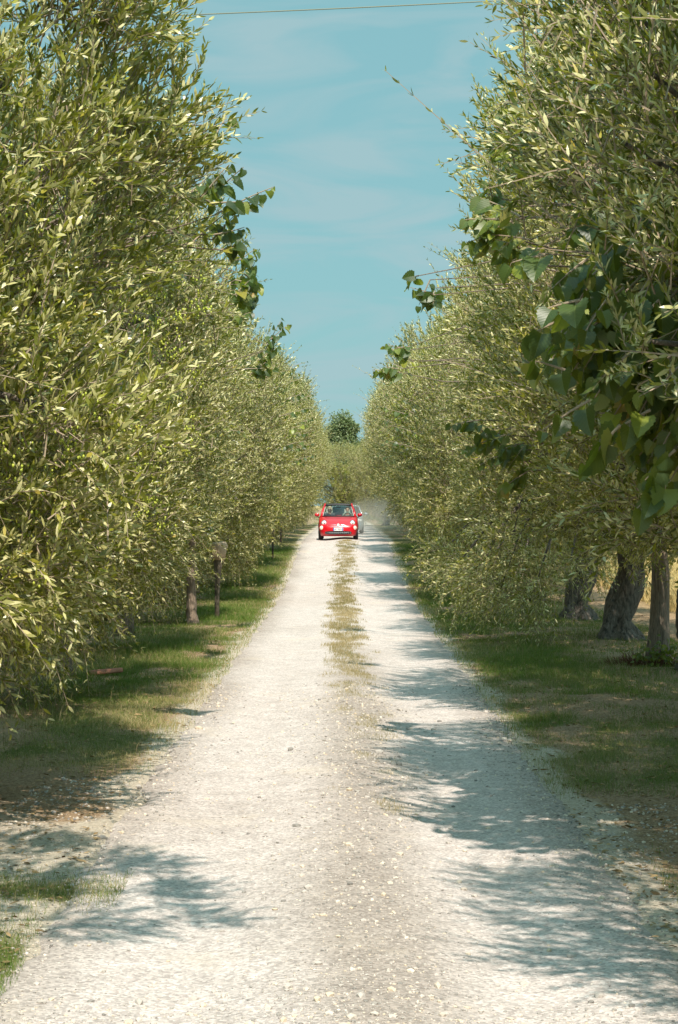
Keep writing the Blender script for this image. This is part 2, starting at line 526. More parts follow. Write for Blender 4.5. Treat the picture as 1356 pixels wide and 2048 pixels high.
def olive_trunk_mesh(seed, r=.30, fork=1.5, hollow=True):
    rg = random.Random(seed)
    bm = bmesh.new()
    lean = rg.choice((-1, 1)) * rg.uniform(.1, .3)
    pts, rad = [], []
    for i in range(15):
        t = i / 14
        pts.append((lean * t + .08 * math.sin(t * 7 + seed), .06 * math.cos(t * 6 + seed), -.15 + t * (fork + .3)))
        rad.append(r * (.90 + .95 * math.exp(-t * 8) + .09 * math.sin(t * 8 + seed) - .10 * t))
    tube_bm(bm, pts, rad, 30, .07, rg, lob=.17)
    top = Vector(pts[-2])
    for k in range(3):
        a = rg.uniform(-1.2, 1.2) + k * 2.1
        e = top + Vector((math.cos(a) * .75, math.sin(a) * .75, 1.5))
        m_ = (top + e) / 2 + Vector((math.cos(a) * .12, math.sin(a) * .12, -.1))
        tube_bm(bm, [top - Vector((0, 0, .35)), top, m_, e], [r * .5, r * .62, r * .42, r * .26], 12, .06, rg, lob=.06)
    for k in range(5):   # root flares
        a = k * 1.26 + rg.uniform(-.3, .3)
        p0 = Vector((0, 0, .38)); p1 = Vector((math.cos(a) * r * 1.25, math.sin(a) * r * 1.25, .06)); p2 = Vector((math.cos(a) * r * 1.75, math.sin(a) * r * 1.75, -.10))
        tube_bm(bm, [p0, p1, p2], [r * .42, r * .34, r * .14], 9, .08, rg)
    if hollow:
        for k in range(2):   # burr knots
            a = rg.uniform(0, 6.28); z = rg.uniform(.4, 1.1)
            bmesh.ops.create_icosphere(bm, subdivisions=2, radius=r * .38, matrix=Matrix.Translation((math.cos(a) * r * .85 + lean * z, math.sin(a) * r * .85, z)))
    for f in bm.faces: f.smooth = True
    bmesh.ops.recalc_face_normals(bm, faces=bm.faces)
    me = bpy.data.meshes.new('trunk'); bm.to_mesh(me); bm.free(); me.materials.append(M['olive_bark'])
    return me, top

def branch_mesh(seed, C, Rr, top, r0=.10, mat='olive_bark', frac=.7):
    rg = np.random.default_rng(seed)
    bag = Bag()
    sel = rg.random(len(C)) < frac
    B = C[sel]; N = len(B)
    a = np.arctan2(B[:, 1], B[:, 0])
    A = np.array(top)[None] + np.stack([np.cos(a) * .35, np.sin(a) * .35, rg.uniform(.1, .9, N)], 1)
    t = np.linspace(0, 1, 6)[None, :, None]
    lift = np.zeros((N, 1, 3)); lift[:, 0, 2] = np.where(B[:, 2] < 2.5, .9, .25)
    pts = A[:, None] * (1 - t) + B[:, None] * t + (lift + rg.normal(0, .15, (N, 1, 3))) * np.sin(t * math.pi)
    bag.curves(pts, np.outer(rg.uniform(.4, .65, N) * r0, [1, .85, .7, .55, .4, .25]), 0, 7)
    return bag.mesh('branches', [M[mat]], True)

# ------------------------------------------------------------------ ground, track
def grass_amount(X, Y):
    """0..1 how much turf covers the verge"""
    X = np.asarray(X, float); Y = np.asarray(Y, float)
    n1 = vnoise(X * .9, Y * .5, 3) * .5 + vnoise(X * 2.6, Y * 1.6, 4) * .35
    aX = np.abs(X)
    left = X < 0
    g = np.where(left, 1 - np.clip((aX - 3.0) / 1.2, 0, 1) * .85, 1 - np.clip((aX - 3.0) / .9, 0, 1) * .75)   # bare under the trees
    g = g * np.clip(.62 + n1 * 1.2, 0, 1) * (1 - .45 * left * np.clip((21 - Y) / 4, 0, 1))
    start = np.where(left, 16.6 + n1 * 1.2, 15.6 + n1 * 1.1)
    g = g * np.clip((Y - start) / 1.2, 0, 1)
    g = g * np.clip((aX - 1.62 - .18 * n1 - .25 * np.clip((20 - Y) / 6, 0, 1) * left) / .35, 0, 1)
    # tufts at the gravel opening on the left and the bank on the right
    g = np.maximum(g, left * np.exp(-((Y - 12.25 - .1 * X) / .33) ** 2) * (X < -1.36 + .2 * n1) * (X > -3.2))
    g = np.maximum(g, left * np.exp(-((Y - 10.2) / .75) ** 2) * np.clip((-X - 1.62 - n1 * .1) / .1, 0, 1))
    g = np.maximum(g, (~left) * np.exp(-((Y - 11.6) / .9) ** 2) * np.clip((X - 1.92 - n1 * .1) / .12, 0, 1) * .7)
    return np.clip(g, 0, 1)

def dirt_amount(X, Y):
    X = np.asarray(X, float); Y = np.asarray(Y, float)
    n1 = vnoise(X * 1.4, Y * .9, 9)
    left = X < 0
    d = np.clip((np.abs(X) - 1.75 - .15 * n1) / .35, 0, 1)
    near = np.clip((16.2 + n1 * .8 - Y) / 2.0, 0, 1)
    d = d * (1 - near * np.where(left, .88, .55 - .35 * np.clip((X - 1.9) * 3, 0, 1)))
    return d

xs = np.unique(np.concatenate([-np.geomspace(8, 900, 14)[::-1], np.linspace(-8, 8, 129), np.geomspace(8, 900, 14)]))
ys = np.unique(np.concatenate([[-300, -150, -60, -25, -10, -3, 2], np.arange(5, 40, .22), np.arange(40, 140, 1.0), np.geomspace(140, 1800, 16)]))
XX, YY = np.meshgrid(xs, ys)
bump_ = .035 * vnoise(XX * .8, YY * .8, 21) + .015 * vnoise(XX * 2.6, YY * 2.2, 22)
fade = np.clip((np.abs(XX) - 1.4) / .8, 0, 1)
ZZ = zg(YY) + bump_ * fade + .03 * np.clip((np.abs(XX) - 1.7) / 1, 0, 1) * (YY > 15)
ZZ = np.where(np.abs(XX) > 30, zg(YY), ZZ) - .10 * np.clip((1.66 - np.abs(XX)) / .2, 0, 1)
V = np.stack([XX, YY, ZZ], -1).reshape(-1, 3)
nx, ny = len(xs), len(ys)
idx = np.arange(nx * ny).reshape(ny, nx)
Qd = np.stack([idx[:-1, :-1], idx[:-1, 1:], idx[1:, 1:], idx[1:, :-1]], -1).reshape(-1, 4)

def ground_mat():
    m, n, l = new_mat('verge_soil')
    out = n.new('ShaderNodeOutputMaterial'); b = n.new('ShaderNodeBsdfPrincipled')
    b.inputs['Roughness'].default_value = .95; b.inputs['Specular IOR Level'].default_value = .15
    t = n.new('ShaderNodeTexCoord')
    def noise(sc, det=6, rough=.6):
        z = n.new('ShaderNodeTexNoise'); z.inputs['Scale'].default_value = sc; z.inputs['Detail'].default_value = det
        z.inputs['Roughness'].default_value = rough; l.new(t.outputs['Object'], z.inputs['Vector']); return z
    def ramp(src, st):
        r = n.new('ShaderNodeValToRGB'); e = r.color_ramp.elements
        e[0].position, e[0].color = st[0][0], (*st[0][1], 1); e[1].position, e[1].color = st[-1][0], (*st[-1][1], 1)
        for p_, c in st[1:-1]:
            x = e.new(p_); x.color = (*c, 1)
        l.new(src, r.inputs[0]); return r
    def mix(f, a, b_):
        x = n.new('ShaderNodeMixRGB'); l.new(f, x.inputs[0]); l.new(a, x.inputs[1]); l.new(b_, x.inputs[2]); return x
    fine = noise(38, 8, .75); mid = noise(5, 6, .6)
    grav = ramp(fine.outputs['Fac'], [(.30, (.22, .185, .145)), (.5, (.46, .40, .31)), (.72, (.66, .58, .46))])
    soil = ramp(fine.outputs['Fac'], [(.3, (.14, .092, .055)), (.5, (.29, .20, .12)), (.7, (.56, .43, .28))])
    turf = ramp(fine.outputs['Fac'], [(.3, (.055, .070, .022)), (.5, (.13, .13, .05)), (.7, (.32, .27, .14))])
    dry = ramp(fine.outputs['Fac'], [(.3, (.30, .21, .09)), (.7, (.58, .43, .20))])
    ag = n.new('ShaderNodeAttribute'); ag.attribute_name = 'grass'
    ad = n.new('ShaderNodeAttribute'); ad.attribute_name = 'dirt'
    af = n.new('ShaderNodeAttribute'); af.attribute_name = 'field'
    def sharpen(src, k=.5):
        a = n.new('ShaderNodeMath'); a.operation = 'ADD'
        s_ = n.new('ShaderNodeMath'); s_.operation = 'MULTIPLY_ADD'; s_.inputs[1].default_value = k; s_.inputs[2].default_value = -k / 2
        l.new(mid.outputs['Fac'], s_.inputs[0]); l.new(src, a.inputs[0]); l.new(s_.outputs[0], a.inputs[1])
        mr = n.new('ShaderNodeMapRange'); mr.inputs['From Min'].default_value = .3; mr.inputs['From Max'].default_value = .7
        l.new(a.outputs[0], mr.inputs['Value']); return mr.outputs[0]
    c = mix(sharpen(ad.outputs['Fac'], .9), grav.outputs[0], soil.outputs[0])
    c = mix(sharpen(ag.outputs['Fac'], .6), c.outputs[0], turf.outputs[0])
    c = mix(af.outputs['Fac'], c.outputs[0], dry.outputs[0])
    l.new(c.outputs[0], b.inputs['Base Color'])
    bp = n.new('ShaderNodeBump'); bp.inputs['Strength'].default_value = .8; bp.inputs['Distance'].default_value = .02
    l.new(fine.outputs['Fac'], bp.inputs['Height']); l.new(bp.outputs[0], b.inputs['Normal'])
    l.new(b.outputs[0], out.inputs[0])
    return m
field = np.clip((np.abs(XX) - 6.6) / 1.2, 0, 1)
gme = np_mesh('ground', V, Qd, None, [ground_mat()], smooth=True,
              attr={'grass': grass_amount(XX, YY).ravel(), 'dirt': dirt_amount(XX, YY).ravel(), 'field': field.ravel()})
tag(link('ground', gme), kind='structure')

# the gravel track: a sheet of its own lying on the ground, with worn irregular edges
def strip_amount(X, Y):
    """turf on the hump between the wheel tracks"""
    cx = .02 + .10 * np.sin(Y * .09) + .07 * np.clip((24 - Y) / 4, 0, 1) + .10 * np.clip((30 - Y) / 10, 0, 1)
    n1 = vnoise(X * 3.5, Y * 1.8, 31) * .6 + vnoise(X * 7, Y * 5, 32) * .4
    w = .39 + .22 * n1 - .10 * np.clip((27 - Y) / 6, 0, 1)
    s_ = np.clip((w - np.abs(X - cx)) / .30, 0, 1)
    dens = np.clip((Y - 14.5) / 22, 0, .85)
    return np.clip(s_ * np.clip(dens * .85 + n1 * .8 - .08, 0, 1), 0, 1) * (Y > 14.8)

def road_z(X, Y):
    prof = .035 * np.exp(-(X / .45) ** 2) - .035 * np.exp(-((np.abs(X) - .85) / .35) ** 2)
    return zg(Y) + .006 + prof + .006 * vnoise(X * 1.5, Y * .8, 41) + .003 * vnoise(X * 6, Y * 5, 42)

rys = np.unique(np.concatenate([np.arange(-12, 6, .5), np.arange(6, 30, .08), np.arange(30, 60, .2), np.arange(60, 135, .5)]))
rx = np.linspace(-1, 1, 61)
eL = 1.72 + .07 * vnoise(rys * 1.5, rys * 0 + 3, 51) + .03 * vnoise(rys * 7, rys * 0, 52)
eR = 1.74 + .07 * vnoise(rys * 1.4, rys * 0 + 9, 53) + .03 * vnoise(rys * 8, rys * 0, 54)
RX = np.where(rx[None, :] < 0, rx[None, :] * eL[:, None], rx[None, :] * eR[:, None])
RY = np.repeat(rys[:, None], 61, 1)
RZ = road_z(RX, RY) - .05 * np.clip((np.abs(rx)[None, :] - .93) / .07, 0, 1) ** 2
RV = np.stack([RX, RY, RZ], -1).reshape(-1, 3)
idx = np.arange(RX.size).reshape(RX.shape)
RQ = np.stack([idx[:-1, :-1], idx[:-1, 1:], idx[1:, 1:], idx[1:, :-1]], -1).reshape(-1, 4)

def track_mat():
    m, n, l = new_mat('pale_gravel')
    out = n.new('ShaderNodeOutputMaterial'); b = n.new('ShaderNodeBsdfPrincipled')
    b.inputs['Roughness'].default_value = .95; b.inputs['Specular IOR Level'].default_value = .2
    t = n.new('ShaderNodeTexCoord')
    def noise(sc, det=6, rough=.6):
        z = n.new('ShaderNodeTexNoise'); z.inputs['Scale'].default_value = sc; z.inputs['Detail'].default_value = det
        z.inputs['Roughness'].default_value = rough; l.new(t.outputs['Object'], z.inputs['Vector']); return z
    vor = n.new('ShaderNodeTexVoronoi'); vor.inputs['Scale'].default_value = 55; vor.inputs['Randomness'].default_value = 1
    l.new(t.outputs['Object'], vor.inputs['Vector'])
    fine = noise(42, 10, .85); big = noise(.9, 5, .6); patch = noise(3.2, 8, .7)
    r = n.new('ShaderNodeValToRGB'); e = r.color_ramp.elements
    e[0].position, e[0].color = .28, (.22, .195, .175, 1); e[1].position, e[1].color = .70, (.72, .645, .60, 1)
    x = e.new(.42); x.color = (.50, .45, .412, 1)
    l.new(fine.outputs['Fac'], r.inputs[0])
    # worn wheel tracks are paler and finer, the middle and edges greyer
    aw = n.new('ShaderNodeAttribute'); aw.attribute_name = 'loose'
    grey = n.new('ShaderNodeMixRGB'); grey.blend_type = 'MULTIPLY'
    grey.inputs[2].default_value = (.68, .655, .62, 1)
    pr = n.new('ShaderNodeValToRGB'); pr.color_ramp.elements[0].position = .32; pr.color_ramp.elements[0].color = (.78, .77, .76, 1)
    pr.color_ramp.elements[1].position = .66; pr.color_ramp.elements[1].color = (1, 1, 1, 1); l.new(patch.outputs['Fac'], pr.inputs[0])
    pm = n.new('ShaderNodeMixRGB'); pm.blend_type = 'MULTIPLY'; pm.inputs[0].default_value = 1
    l.new(r.outputs[0], pm.inputs[1]); l.new(pr.outputs[0], pm.inputs[2])
    l.new(aw.outputs['Fac'], grey.inputs[0]); l.new(pm.outputs[0], grey.inputs[1])
    # single stones: cell colour
    cell = n.new('ShaderNodeMixRGB'); cell.blend_type = 'OVERLAY'; cell.inputs[0].default_value = .30
    sep = n.new('ShaderNodeSeparateColor'); l.new(vor.outputs['Color'], sep.inputs[0])
    l.new(grey.outputs[0], cell.inputs[1]); l.new(sep.outputs[0], cell.inputs[2])
    sandm = n.new('ShaderNodeMixRGB'); sandm.inputs[2].default_value = (.62, .53, .42, 1)
    rb = n.new('ShaderNodeValToRGB'); rb.color_ramp.elements[0].position = .58; rb.color_ramp.elements[1].position = .75
    rb.color_ramp.elements[1].color = (.5, .5, .5, 1)
    l.new(big.outputs['Fac'], rb.inputs[0]); l.new(rb.outputs[0], sandm.inputs[0]); l.new(cell.outputs[0], sandm.inputs[1])
    ag = n.new('ShaderNodeAttribute'); ag.attribute_name = 'grass'
    gm = n.new('ShaderNodeMixRGB'); gm.inputs[2].default_value = (.38, .33, .24, 1)
    mg = n.new('ShaderNodeMath'); mg.operation = 'MULTIPLY'; mg.inputs[1].default_value = .75
    l.new(ag.outputs['Fac'], mg.inputs[0]); l.new(mg.outputs[0], gm.inputs[0]); l.new(sandm.outputs[0], gm.inputs[1])
    l.new(gm.outputs[0], b.inputs['Base Color'])
    ad = n.new('ShaderNodeMath'); ad.operation = 'MULTIPLY_ADD'; ad.inputs[1].default_value = -.6
    l.new(vor.outputs['Distance'], ad.inputs[0]); l.new(fine.outputs['Fac'], ad.inputs[2])
    bp = n.new('ShaderNodeBump'); bp.inputs['Strength'].default_value = .45; bp.inputs['Distance'].default_value = .010
    l.new(ad.outputs[0], bp.inputs['Height']); l.new(bp.outputs[0], b.inputs['Normal'])
    l.new(b.outputs[0], out.inputs[0])
    return m
def loose(X, Y):
    n1 = vnoise(X * 1.2, Y * .5, 61) * .25
    mid_ = np.exp(-((X - .15) / .38) ** 2) * np.clip((34 - Y) / 8, 0, 1)
    edge = np.clip((np.abs(X) - 1.2) / .4, 0, 1)
    return np.clip(mid_ * .95 + edge * .8 + n1, 0, 1)
rme = np_mesh('gravel_road', RV, RQ, None, [track_mat()], smooth=True,
              attr={'loose': loose(RX, RY).ravel(), 'grass': strip_amount(RX, RY).ravel()})
tag(link('gravel_road', rme), kind='structure')

def ground_z(X, Y):
    bz = .035 * vnoise(X * .8, Y * .8, 21) + .015 * vnoise(X * 2.6, Y * 2.2, 22)
    f_ = np.clip((np.abs(X) - 1.4) / .8, 0, 1)
    z = zg(Y) + bz * f_ + .03 * np.clip((np.abs(X) - 1.7) / 1, 0, 1) * (Y > 15)
    return np.where(np.abs(X) < 1.7, road_z(X, Y), z)

# ------------------------------------------------------------------ loose stones on the track
def stones():
    rg = np.random.default_rng(5)
    v, f = ico()
    out = []
    # many small ones near, fewer far
    n = 80000
    Y = 7.3 * (26 / 7.3) ** rg.random(n)
    X = rg.uniform(-2.6, 2.6, n)
    # denser in the loose strip, the edges and the opening at the bottom
    w = .08 + .36 * loose(X, Y) ** 1.5 + .55 * np.clip((10 - Y) / 1.2, 0, 1)
    w *= 1 - .8 * np.exp(-((np.abs(X) - .95) / .3) ** 2) * (Y > 9.5)
    w *= np.where(X < -1.7, Y < 17, 1) * np.where(X > 1.7, Y < 15.5, 1)
    k = rg.random(n) < w
    X, Y = X[k], Y[k]
    s_ = np.exp(rg.normal(math.log(.0062), .40, len(X))) * np.clip(Y / 12, .85, 1.5)
    # a few fist-sized pale ones
    nb = 215
    Yb = np.concatenate([rg.uniform(7.6, 9.6, 150), rg.uniform(9.6, 15.5, 65)])
    Xb = np.concatenate([rg.uniform(-1.6, 1.3, 150), np.where(rg.random(65) < .5, rg.normal(.2, .5, 65), rg.uniform(-2.2, 2.3, 65))])
    X = np.concatenate([X, Xb]); Y = np.concatenate([Y, Yb]); s_ = np.concatenate([s_, rg.uniform(.012, .026, nb)])
    n = len(X)
    sc = s_[:, None] * rg.uniform(.7, 1.35, (n, 3)); sc[:, 2] *= .62
    VV = v[None] * (1 + rg.normal(0, .13, (n, len(v), 1)))
    VV = VV * sc[:, None, :]
    a = rg.uniform(0, 6.28, n); ca, sa = np.cos(a)[:, None], np.sin(a)[:, None]
    x, y = VV[..., 0].copy(), VV[..., 1].copy()
    VV[..., 0] = x * ca - y * sa; VV[..., 1] = x * sa + y * ca
    VV += np.stack([X, Y, ground_z(X, Y) + sc[:, 2] * .35], -1)[:, None, :]
    T = (f[None] + (np.arange(n) * len(v))[:, None, None]).reshape(-1, 3)
    m, nn, l = new_mat('pale_stone')
    o_ = nn.new('ShaderNodeOutputMaterial'); b = nn.new('ShaderNodeBsdfPrincipled'); b.inputs['Roughness'].default_value = .85
    at = nn.new('ShaderNodeAttribute'); at.attribute_name = 'rnd'; r = nn.new('ShaderNodeValToRGB'); e = r.color_ramp.elements
    e[0].position, e[0].color = 0, (.20, .185, .165, 1); e[1].position, e[1].color = 1, (.70, .63, .53, 1)
    for p_, c in ((.35, (.36, .33, .29)), (.75, (.50, .45, .395)), (.88, (.56, .46, .33))):
        q_ = e.new(p_); q_.color = (*c, 1)
    l.new(at.outputs['Fac'], r.inputs[0]); l.new(r.outputs[0], b.inputs['Base Color']); l.new(b.outputs[0], o_.inputs[0])
    rn = rg.random(n); rn[-nb:] = rg.uniform(.5, .95, nb)
    me = np_mesh('gravel_stones', VV.reshape(-1, 3), None, T, [m], smooth=False, attr={'rnd': np.repeat(rn, len(v))})
    tag(link('gravel_stones', me), 'loose pale pebbles and crushed stone scattered over the track', 'gravel', kind='stuff')
stones()

# ------------------------------------------------------------------ grass
def blades(name, X, Y, h, width, rg, label, mat, lean=1.1):
    n = len(X)
    a = rg.uniform(0, 2 * math.pi, n)
    dx, dy = np.cos(a), np.sin(a)
    ln = rg.uniform(.1, lean, n) * h
    b = rg.uniform(0, 2 * math.pi, n)
    z0 = ground_z(X, Y) - .005
    p0 = np.stack([X - dx * width / 2, Y - dy * width / 2, z0], -1)
    p1 = np.stack([X + dx * width / 2, Y + dy * width / 2, z0], -1)
    m0 = np.stack([X - dx * width * .36 + np.cos(b) * ln * .35, Y - dy * width * .36 + np.sin(b) * ln * .35, z0 + h * .6], -1)
    m1 = np.stack([X + dx * width * .36 + np.cos(b) * ln * .35, Y + dy * width * .36 + np.sin(b) * ln * .35, z0 + h * .6], -1)
    tp = np.stack([X + np.cos(b) * ln, Y + np.sin(b) * ln, z0 + h], -1)
    VV = np.stack([p0, p1, m0, m1, tp], 1)
    o = (np.arange(n) * 5)[:, None]
    Q = np.array([[0, 1, 3, 2]]) + o; T = np.array([[2, 3, 4]]) + o
    patch = np.clip(.5 + .5 * vnoise(X * .7, Y * .45, 77), 0, 1)
    dryness = .30 * np.exp(-np.clip(np.abs(X) - 1.6, 0, 9) / .35) * (Y > 15) + (.30 + .35 * vnoise(X * 1.3, Y * .8, 78)) * (X < 0) * (Y > 15) * np.clip((27 - Y) / 9, 0, 1)
    rn = np.clip(rg.random(n) * .6 + patch * .4 + dryness * rg.random(n) * 1.6, 0, 1)
    me = np_mesh(name, VV.reshape(-1, 3), Q, T, [mat], smooth=False, attr={'rnd': np.repeat(rn, 5)})
    return tag(link(name, me), label, 'grass', kind='stuff')

M['grass'] = leaf_mat('turf_blade',
    [(0, (.060, .130, .018)), (.5, (.11, .19, .028)), (.72, (.22, .22, .06)), (.8, (.36, .30, .14)), (1, (.52, .42, .23))],
    [(0, (.052, .110, .018)), (.5, (.095, .165, .028)), (.72, (.20, .20, .06)), (.8, (.33, .26, .12)), (1, (.46, .36, .19))],
    (.25, .32, .05), rough=.6, transw=.25, spec=.2)
M['drygrass'] = leaf_mat('dry_blade',
    [(0, (.075, .10, .022)), (.4, (.15, .15, .05)), (.7, (.30, .24, .12)), (1, (.46, .37, .21))],
    [(0, (.075, .10, .022)), (.4, (.15, .15, .05)), (.7, (.30, .24, .12)), (1, (.46, .37, .21))],
    (.3, .3, .08), rough=.7, transw=.2, spec=.2)

def grass():
    rg = np.random.default_rng(8)
    n = 1300000
    Y = 9 * (75 / 9) ** rg.random(n)
    X = rg.uniform(1.35, 5.6, n) * np.where(rg.random(n) < .5, -1, 1)
    vis = np.abs(X) < .19 * Y + .6
    g = grass_amount(X, Y)
    k = (rg.random(n) < g ** .8) & vis
    X, Y = X[k], Y[k]
    sc = np.clip(Y / 22, .8, 2.2)
    h = rg.uniform(.015, .062, len(X)) * np.clip(sc, .9, 1.3) * (1 + .8 * np.clip(vnoise(X * 1.7, Y * 1.2, 13) * 2 - .5, 0, 1))
    blades('verge_grass', X, Y, h, .0035 * sc * rg.uniform(.7, 1.3, len(X)), rg, 'short patchy green and straw coloured turf on the verges beside the track', M['grass'])
    n = 420000
    Y = 14 * (78 / 14) ** rg.random(n)
    X = rg.uniform(-.6, .75, n)
    k = rg.random(n) < .48 * strip_amount(X, Y) ** 1.4
    X, Y = X[k], Y[k]
    sc = np.clip(Y / 24, .8, 2.4)
    h = rg.uniform(.018, .05, len(X)) * np.clip(sc, .9, 1.4)
    blades('median_grass', X, Y, h, .0035 * sc * rg.uniform(.7, 1.3, len(X)), rg, 'thin dry grass along the hump between the two wheel tracks', M['drygrass'], .7)
    # dry leaves and stems littering the soil
    # dry stalks and weeds standing above the turf
    n = 5200
    Y = 11 * (60 / 11) ** rg.random(n); X = rg.uniform(1.7, 5.0, n) * np.where(rg.random(n) < .5, -1, 1)
    k = (grass_amount(X, Y) > .12) & (vnoise(X * 1.1, Y * .7, 91) > -.1); X, Y = X[k], Y[k]
    blades('dry_weeds', X, Y, rg.uniform(.08, .22, len(X)), .0045 * np.clip(Y / 20, .8, 2) * rg.uniform(.7, 1.4, len(X)), rg, 'thin dry stalks and weeds standing above the verge turf', M['drygrass'], .6)
    n = 24000
    Y = 9 * (60 / 9) ** rg.random(n)
    X = rg.uniform(1.7, 6.2, n) * np.where(rg.random(n) < .4, -1, 1)
    sel = (np.abs(X) < .19 * Y + .5); X, Y = X[sel], Y[sel]; n = len(X)
    pos = np.stack([X, Y, ground_z(X, Y) + .012], -1)
    a = rg.uniform(0, 6.28, n)
    ld = np.stack([np.cos(a), np.sin(a), rg.normal(0, .15, n)], -1)
    nn = np.stack([rg.normal(0, .3, n), rg.normal(0, .3, n), np.ones(n)], -1)
    sz = rg.uniform(.03, .075, n)
    Vv, Q, T, A = place_leaves(OL, OLQ, OLT, pos, ld, nn, sz, sz * rg.uniform(.2, .55, n), rg.random(n))
    litter = leaf_mat('dry_litter', [(0, (.10, .06, .03)), (.6, (.28, .17, .07)), (.9, (.45, .28, .08)), (1, (.6, .4, .08))],
                      [(0, (.12, .08, .04)), (1, (.4, .28, .14))], (.3, .2, .05), rough=.8, transw=.1, spec=.2)
    tag(link('leaf_litter', np_mesh('leaf_litter', Vv, Q, T, [litter], attr={'rnd': A})), 'fallen dry leaves scattered on the soil beneath the trees', 'leaf litter', kind='stuff')
    # tall sunlit dry grass in the fields outside the two rows
    n = 60000
    X = rg.uniform(7.0, 11.0, n) * np.where(rg.random(n) < .3, -1, 1); Y = rg.uniform(22, 80, n)
    blades('field_grass', X, Y, rg.uniform(.3, .9, n), .02 * rg.uniform(.6, 1.4, n), rg, 'tall straw coloured grass of the sunny field beyond the tree rows',
           leaf_mat('straw', [(0, (.42, .32, .12)), (1, (.62, .48, .22))], [(0, (.42, .32, .12)), (1, (.62, .48, .22))], (.5, .38, .12), .8, .2))
grass()

def bm_sides(name, bm, mats, parent, smooth=None):
    """one mesh object per connected piece"""
    bm.faces.ensure_lookup_table(); bm.faces.index_update(); seen = set(); groups = []
    for f in bm.faces:
        if f.index in seen: continue
        st = [f]; seen.add(f.index); g = []
        while st:
            q = st.pop(); g.append(q.index)
            for e in q.edges:
                for k in e.link_faces:
                    if k.index not in seen: seen.add(k.index); st.append(k)
        groups.append(set(g))
    out = []
    for g in groups:
        b2 = bm.copy(); b2.faces.ensure_lookup_table(); b2.faces.index_update()
        bmesh.ops.delete(b2, geom=[f for f in b2.faces if f.index not in g], context='FACES')
        out.append(bm_obj(name, b2, mats, parent, smooth=smooth))
    bm.free()
    return out

# ------------------------------------------------------------------ olive trees
def build_olive(root_loc, label, crown_bag, C, Rr, base, seed, scale=1, rz=0, group=None, fruits=0, spot=None, trunk_off=(0, 0), trunk_r=.3, fr=.011):
    root = empty('olive_tree', root_loc, rz)
    root.scale = (scale,) * 3
    tag(root, label, 'olive tree', group)
    tm, top = olive_trunk_mesh(seed, trunk_r)
    t = link('trunk', tm, root); t.location = (*trunk_off, 0)
    b = link('branches', branch_mesh(seed + 1, C, Rr, (top.x + trunk_off[0], top.y + trunk_off[1], top.z)), root)
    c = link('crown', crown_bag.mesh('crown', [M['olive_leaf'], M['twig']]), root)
    if fruits:
        o = link('olives', fruit_mesh(seed + 2, base, fruits, spot, fr), root); o['kind'] = 'stuff'
    return root

def copy_tree(src, loc, rz, scale, label, group):
    r = src.copy(); COL.objects.link(r)
    r.location = loc; r.rotation_euler = (0, 0, rz); r.scale = (scale,) * 3
    tag(r, label, None, group)
    if group is None and 'group' in r: del r['group']
    for ch in list(src.children):
        c = ch.copy(); COL.objects.link(c); c.parent = r
        for g in ch.children:
            d = g.copy(); COL.objects.link(d); d.parent = c
    return r

def gz(Y): return float(zg(Y))
ROW_L = 'olive trees in the row along the left verge'
ROW_R = 'olive trees in the row along the right verge'

# near left tree, filling the left side of the picture
def keepL(b):  # drop shoots that nobody could see from anywhere near the lane
    return b[:, 0] > -2.2
bag, C, Rr, base = olive_crown(101, 3.35, .75, 7.6, 92, 9000, .100, -20, 62, .22, .62, keep=keepL, longs=.08,
    extra=[(2.2, -1.2, 1.9, .6), (2.7, -1.4, 3.0, .75), (2.8, .3, 5.2, .8), (2.7, -.4, 6.2, .8), (1.9, .8, 2.2, .8)])
build_olive((-4.66, 15.0, 0), 'large near olive tree filling the left edge, its long twigs drooping close to the ground', bag, C, Rr, base, 201, trunk_r=.34,
            fruits=1500, spot=[(2.6, -1.4, 3.4, 1.6)])
# near right tree
def keepR(b): return b[:, 0] < 2.4
bag, C, Rr, base = olive_crown(102, 3.15, 2.1, 7.6, 84, 8200, .088, -155, 62, .2, .60, keep=keepR, longs=.16,
    extra=[(-3.0, -2.3, 4.5, .6), (-2.7, -2.6, 3.9, .5), (-2.6, -2.4, 5.2, .7), (-3.1, -1.9, 5.5, .6), (-2.9, -2.5, 4.9, .5), (-2.3, -1.9, 4.6, .7), (-2.0, -2.7, 4.1, .55), (-2.9, -2.6, 3.3, .38), (-2.4, -2.9, 3.0, .38), (-2.7, -.9, 5.6, .8), (-2.6, -.6, 6.4, .8), (-2.75, .9, 5.0, .8), (-2.4, 1.0, 3.3, .8), (-2.4, 0.2, 2.4, .7), (-1.9, -1.6, 6.6, .8), (-1.6, 0.3, 2.5, .7)])
build_olive((4.68, 14.2, 0), 'near olive tree filling the upper right corner with long bare-stemmed twigs against the sky', bag, C, Rr, base, 202, trunk_r=.32,
            fruits=160, spot=[(-2.3, -1.6, 4.2, 1.2)], trunk_off=(.5, .6))
# the generic trees of the row, looking toward the lane and the camera
G = []
for i, (sd_, zmin, nl) in enumerate(((103, .6, 84), (104, .7, 84), (105, .5, 84))):
    G.append(olive_crown(sd_, 3.15, zmin, 7.1, nl, 7600, .084, -38, 78, .3, .54, longs=.10))
protos = []
spots_L = [(-4.6, 23.2), (-4.8, 31.0), (-4.95, 39.5)]
labs_L = ['olive tree behind the large near left one, dotted with yellow-green olives',
          'olive tree on the left between the fruiting one and the weathered post',
          'olive tree on the left whose foliage surrounds the weathered post']
for i in range(3):
    bag, C, Rr, base = G[i]
    x, y = spots_L[i]
    protos.append(build_olive((x, y, gz(y)), labs_L[i], bag, C, Rr, base, 210 + i, group=ROW_L, trunk_r=.28,
                              fruits=(7000, 2200, 1800)[i], spot=[(2.2, -1.6, 3.6, 1.8), (1.5, -2.6, 4.2, 1.6)] if i == 0 else None, fr=.014))
rr = random.Random(3)
